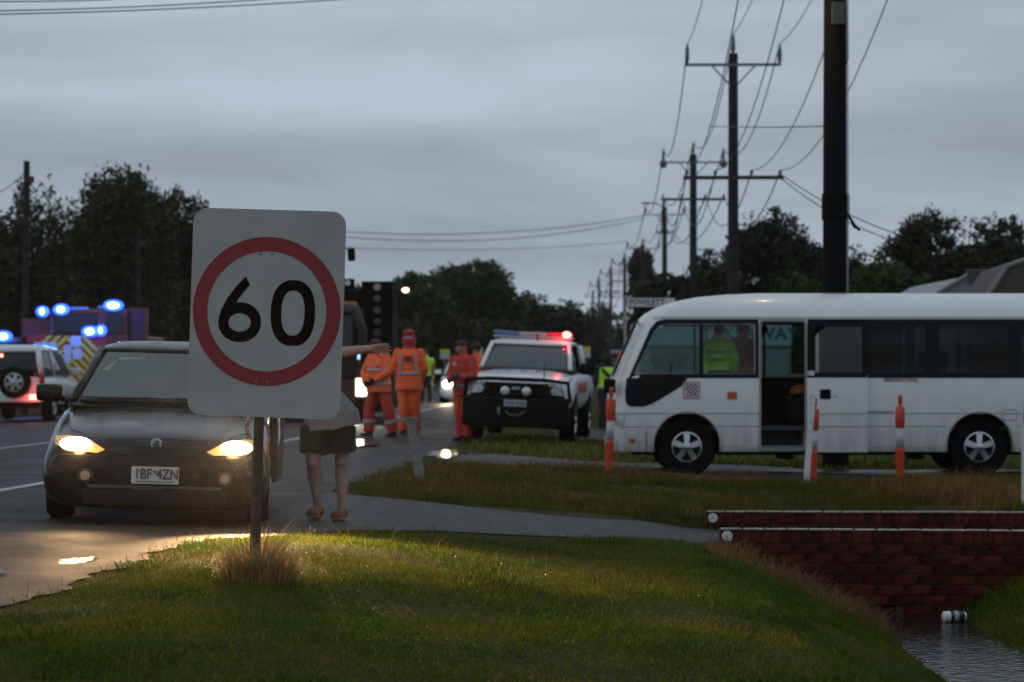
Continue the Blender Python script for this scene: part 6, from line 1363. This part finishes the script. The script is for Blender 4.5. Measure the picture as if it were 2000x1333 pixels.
# lime vest at the bus nose
t, jo, rg = figure('person in a lime vest over black clothes standing beyond the bus nose', at(1184, 57), R(15), 0.98, (0.4, 0.9, 0), jacket=M_navy, trousers=M_navy, hat=('hood', mat('hood_black', (0.010, 0.010, 0.012), 0.8)), feet=0.09, hem=0.86, fit=0.95, armL=((-0.25, -0.02, 1.14), (-0.16, 0.14, 1.0)), armR=((0.26, -0.02, 1.14), (0.2, 0.14, 1.02)))
b = MB(); torso(b, [(0.95, 0, 0, 0.215, 0.165), (1.10, 0, 0, 0.21, 0.16), (1.28, 0, 0, 0.222, 0.16), (1.40, 0, 0, 0.225, 0.14), (1.45, 0, 0, 0.17, 0.115)]); vo_ = add('vest', remesh(b, 0.014, 1), M_lime, t, smooth=True)
b = MB(); b.tube([(-0.16, -0.16, 1.42), (0.02, -0.185, 1.25), (0.06, -0.175, 1.05)], 0.05, 8, flat=0.4); b.build('dark_sash', M_navy, vo_, smooth=True)
band('reflective_band', [(0.9, 0, 0, 0.22, 0.17), (1.1, 0, 0, 0.215, 0.165)], 0.99, 0.05, M_silver, vo_, 0.012)
# distant lime vest behind the tall volunteer
figure('distant person in a lime vest behind the tall orange volunteer', at(832, 82), 0, 1.0, (0, -1, 0), jacket=M_lime, trousers=M_navy, hat=('beanie', M_navy), hem=0.9, fit=0.9, vox=0.02, sleeves=False)
# two people aboard the bus
bz0 = B.location.z+0.69
t, jo, rg = figure('person in a lime vest standing inside the bus with the back to the window', (P(1405, 0, 36.0).x, 36.05, bz0), R(-5), 0.80, (0.2, 1, 0), jacket=M_lime, trousers=M_navy, hat=('beanie', mat('hair_brown', (0.06, 0.045, 0.035), 0.8)), bands=(1.28,), hem=0.95, fit=1.12, sleeves=True, armR=((0.30, 0.0, 1.15), (0.28, 0.16, 0.95)))
for k in range(5): b = MB(); b.box((-0.10+k*0.05, -0.182, 1.14), (0.03, 0.008, 0.05)); b.build('vest_mark', mat('vest_dark', (0.10, 0.16, 0.05), 0.6), jo)
figure('person in an amber coat behind the lime vest inside the bus', (P(1452, 0, 36.6).x, 36.65, bz0), R(40), 0.82, (0.6, 0.8, 0), jacket=mat('amber_coat', (0.50, 0.17, 0.02), 0.7, var=0.15), trousers=M_navy, hat=('beanie', M_hair), hem=0.9, fit=1.05)
hm = thing('yellow_helmet', 'amber safety helmet lying on a bag inside the bus doorway', 'helmet', (P(1560, 0, 35.9).x, 35.85, B.location.z+1.155))
b = MB(); b.ell((0, 0, 0.0), (0.125, 0.10, 0.095), 16, 10); b.build('shell', mat('helmet_amber', (0.55, 0.20, 0.02), 0.4), hm, smooth=True)
b = MB(); b.lathe([(0.10, -0.005), (0.15, -0.012), (0.15, 0.0), (0.10, 0.012)], 'z', (0, 0, -0.01), 20); b.build('brim', mat('helmet_amber', (0.55,)*3), hm, smooth=True)
bgk = thing('kit_bag', 'black kit bag stowed inside the bus doorway', 'bag', (P(1558, 0, 35.9).x, 35.85, B.location.z+0.69))
b = MB(); b.box((0, 0, 0.20), (0.36, 0.42, 0.40), bev=0.07); b.build('bag_body', M_navy, bgk, smooth=True)
b = MB(); b.tube([(-0.1, -0.2, 0.36), (-0.06, -0.23, 0.42), (0.06, -0.23, 0.42), (0.1, -0.2, 0.36)], 0.014, 6); b.build('handle', M_black, bgk, smooth=True)

# ---------------------------------------------------------------- bystander behind the speed sign, reaching out with one arm
mY = 21.7; k2 = FPX/mY; mo = P(640, 0, mY); mz0 = float(gz(mo.x, mY))+0.016
def J(px, py, dy=0.0): return Vector(((px-640)/k2, dy, CAMZ-(py-HZ)/k2-mz0))
t = thing('person', 'man in grey tee shirt, dark shorts and tan slippers reaching out one arm', 'person', (mo.x, mY, mz0))
hipL, hipR = J(617, 842), J(664, 842); knL, knR = J(613, 908, -0.05), J(668, 905, 0.02); anL, anR = J(621, 990, 0.03), J(668, 994, 0.0)
shL, shR = J(545, 705, -0.05), J(607, 697, 0.02); hc = J(575, 655, -0.08)
el, wr = J(672, 688, 0.02), J(726, 681, -0.02)
b = MB(); head(b, hc, (-0.8, -0.5, -0.1)); cap(b, J(577, 680, -0.05), 0.06, J(578, 700, -0.02), 0.07)
for p_, r_ in ((J(640, 835), 0.17), (J(628, 800), 0.165), (J(608, 760), 0.17), (J(585, 722), 0.165)): b.ell(p_, (r_, 0.125, 0.12), 14, 9)
cap(b, J(640, 835), 0.15, J(585, 722), 0.15, 14)
cap(b, shR, 0.058, el, 0.046, 12); cap(b, el, 0.047, J(700, 684, 0.0), 0.040, 12); cap(b, J(700, 684), 0.040, wr, 0.029, 12); hand(b, wr, (1, -0.05, 0.04), (0, 0.85, 0.5), 1.05, 0.30, 1.6, side=-1)
el2, wr2 = J(520, 760, -0.15), J(500, 800, -0.32); cap(b, shL, 0.058, el2, 0.045); cap(b, el2, 0.045, wr2, 0.03); hand(b, wr2, (-0.3, -0.6, -0.6), (-1, 0, 0.3), 1.05, 0.6, side=1)
for h_, kn, an in ((hipL, knL, anL), (hipR, knR, anR)):
    mid = kn.lerp(an, 0.30)+Vector((0.0, 0.03, 0)); cap(b, h_, 0.10, kn+Vector((0, 0, .07)), 0.066, 14); cap(b, kn+Vector((0, 0, .07)), 0.066, kn, 0.060, 14); b.ell(kn+Vector((0, -0.03, 0.01)), (0.045, 0.04, 0.05)); cap(b, kn, 0.058, mid, 0.066, 14); cap(b, mid, 0.066, kn.lerp(an, 0.62), 0.044, 14); cap(b, kn.lerp(an, 0.62), 0.044, an, 0.034, 14); b.ell(an+Vector((0, 0, 0.005)), (0.042, 0.036, 0.03))
    cap(b, an+Vector((0, 0.02, -0.04)), 0.04, an+Vector((-0.04, -0.15, -0.05)), 0.032, 10)
add('body', remesh(b, 0.0085, 3), mat('skin_pale', (0.34, 0.20, 0.165), 0.55, var=0.14, vscale=16), t, smooth=True)
face(t, hc, (-0.8, -0.5, -0.1))
b = MB(); b.ell(hc+Vector((0.02, 0.02, 0.055)), (0.10, 0.092, 0.085), 14, 9); b.build('hair', M_hair, t, smooth=True)
b = MB()
for h_, kn in ((hipL, knL), (hipR, knR)):
    c_ = h_.lerp(kn, 0.66); b.tube([h_+Vector((0, 0, 0.04)), h_.lerp(kn, 0.3), c_], [0.135, 0.132, 0.128], 16, flat=1.0)
b.ell(J(640, 838), (0.21, 0.15, 0.13), 16, 10); b.ell(J(637, 815), (0.185, 0.145, 0.10), 16, 10)
add('shorts', remesh(b, 0.010, 2), mat('shorts_dark', (0.012, 0.0115, 0.0115), 0.85, var=0.25, vscale=9, bump=0.4, bscale=18), t, smooth=True)
b = MB(); n = 28; V = []
rows = [((644, 840), 0.212, 0.185, 0.10), ((640, 812), 0.215, 0.172, 0.085), ((630, 790), 0.205, 0.165, 0.05), ((612, 758), 0.195, 0.155, 0.02), ((590, 722), 0.20, 0.145, 0.0), ((580, 702), 0.15, 0.11, 0.0), ((577, 694), 0.08, 0.08, 0.0)]
for (px_, py_), rx, ry, fl in rows:
    c_ = J(px_, py_)
    for k in range(n):
        a = 2*math.pi*k/n; fo = 1+0.04*math.sin(5*a+px_*0.05); V.append(c_+Vector((rx*math.cos(a)*fo+(fl*0.5 if math.cos(a) > 0.5 else 0), ry*math.sin(a)*fo, (0.55*fl if math.cos(a) > 0.3 else -0.15*fl)*abs(math.cos(a)))))
m_ = len(rows); b._a(V, [(i*n+k, i*n+(k+1) % n, (i+1)*n+(k+1) % n, (i+1)*n+k) for i in range(m_-1) for k in range(n)]+[tuple((m_-1)*n+k for k in range(n)), tuple(range(n))[::-1]])
cap(b, shR, 0.088, shR.lerp(el, 0.42), 0.082, 12); cap(b, shL, 0.088, shL.lerp(el2, 0.45), 0.08, 12)
add('tee_shirt', remesh(b, 0.010, 2), mat('tee_grey', (0.17, 0.165, 0.165), 0.9, var=0.12, vscale=10, bump=0.4, bscale=12), t, smooth=True)
for an in (anL, anR):
    b = MB(); cap(b, an+Vector((0, 0.035, -0.035)), 0.052, an+Vector((-0.045, -0.15, -0.052)), 0.045, 12); b.ell(an+Vector((-0.03, -0.10, -0.045)), (0.055, 0.10, 0.042), 12, 8); b.box((an.x-0.02, an.y-0.055, an.z-0.085), (0.10, 0.28, 0.02), bev=0.008)
    add('slipper', remesh(b, 0.009, 1), mat('slipper_tan', (0.17, 0.065, 0.035), 0.85, var=0.2, vscale=14), t, smooth=True)
# ================================================================ damp evening air
b = MB(); b.box((0, 1485, 16), (1830, 3050, 36.5))
hz = b.build('haze', None); hz['kind'] = 'stuff'
m = bpy.data.materials.new('haze_air'); m.use_nodes = True; nt2 = m.node_tree; nt2.nodes.clear()
vo = nt2.nodes.new('ShaderNodeVolumePrincipled'); vo.inputs['Density'].default_value = 0.00012; vo.inputs['Color'].default_value = (0.85, 0.9, 0.95, 1); vo.inputs['Anisotropy'].default_value = 0.85
nt2.links.new(vo.outputs[0], nt2.nodes.new('ShaderNodeOutputMaterial').inputs['Volume'])
hz.data.materials.clear(); hz.data.materials.append(m); hz.display_type = 'WIRE'
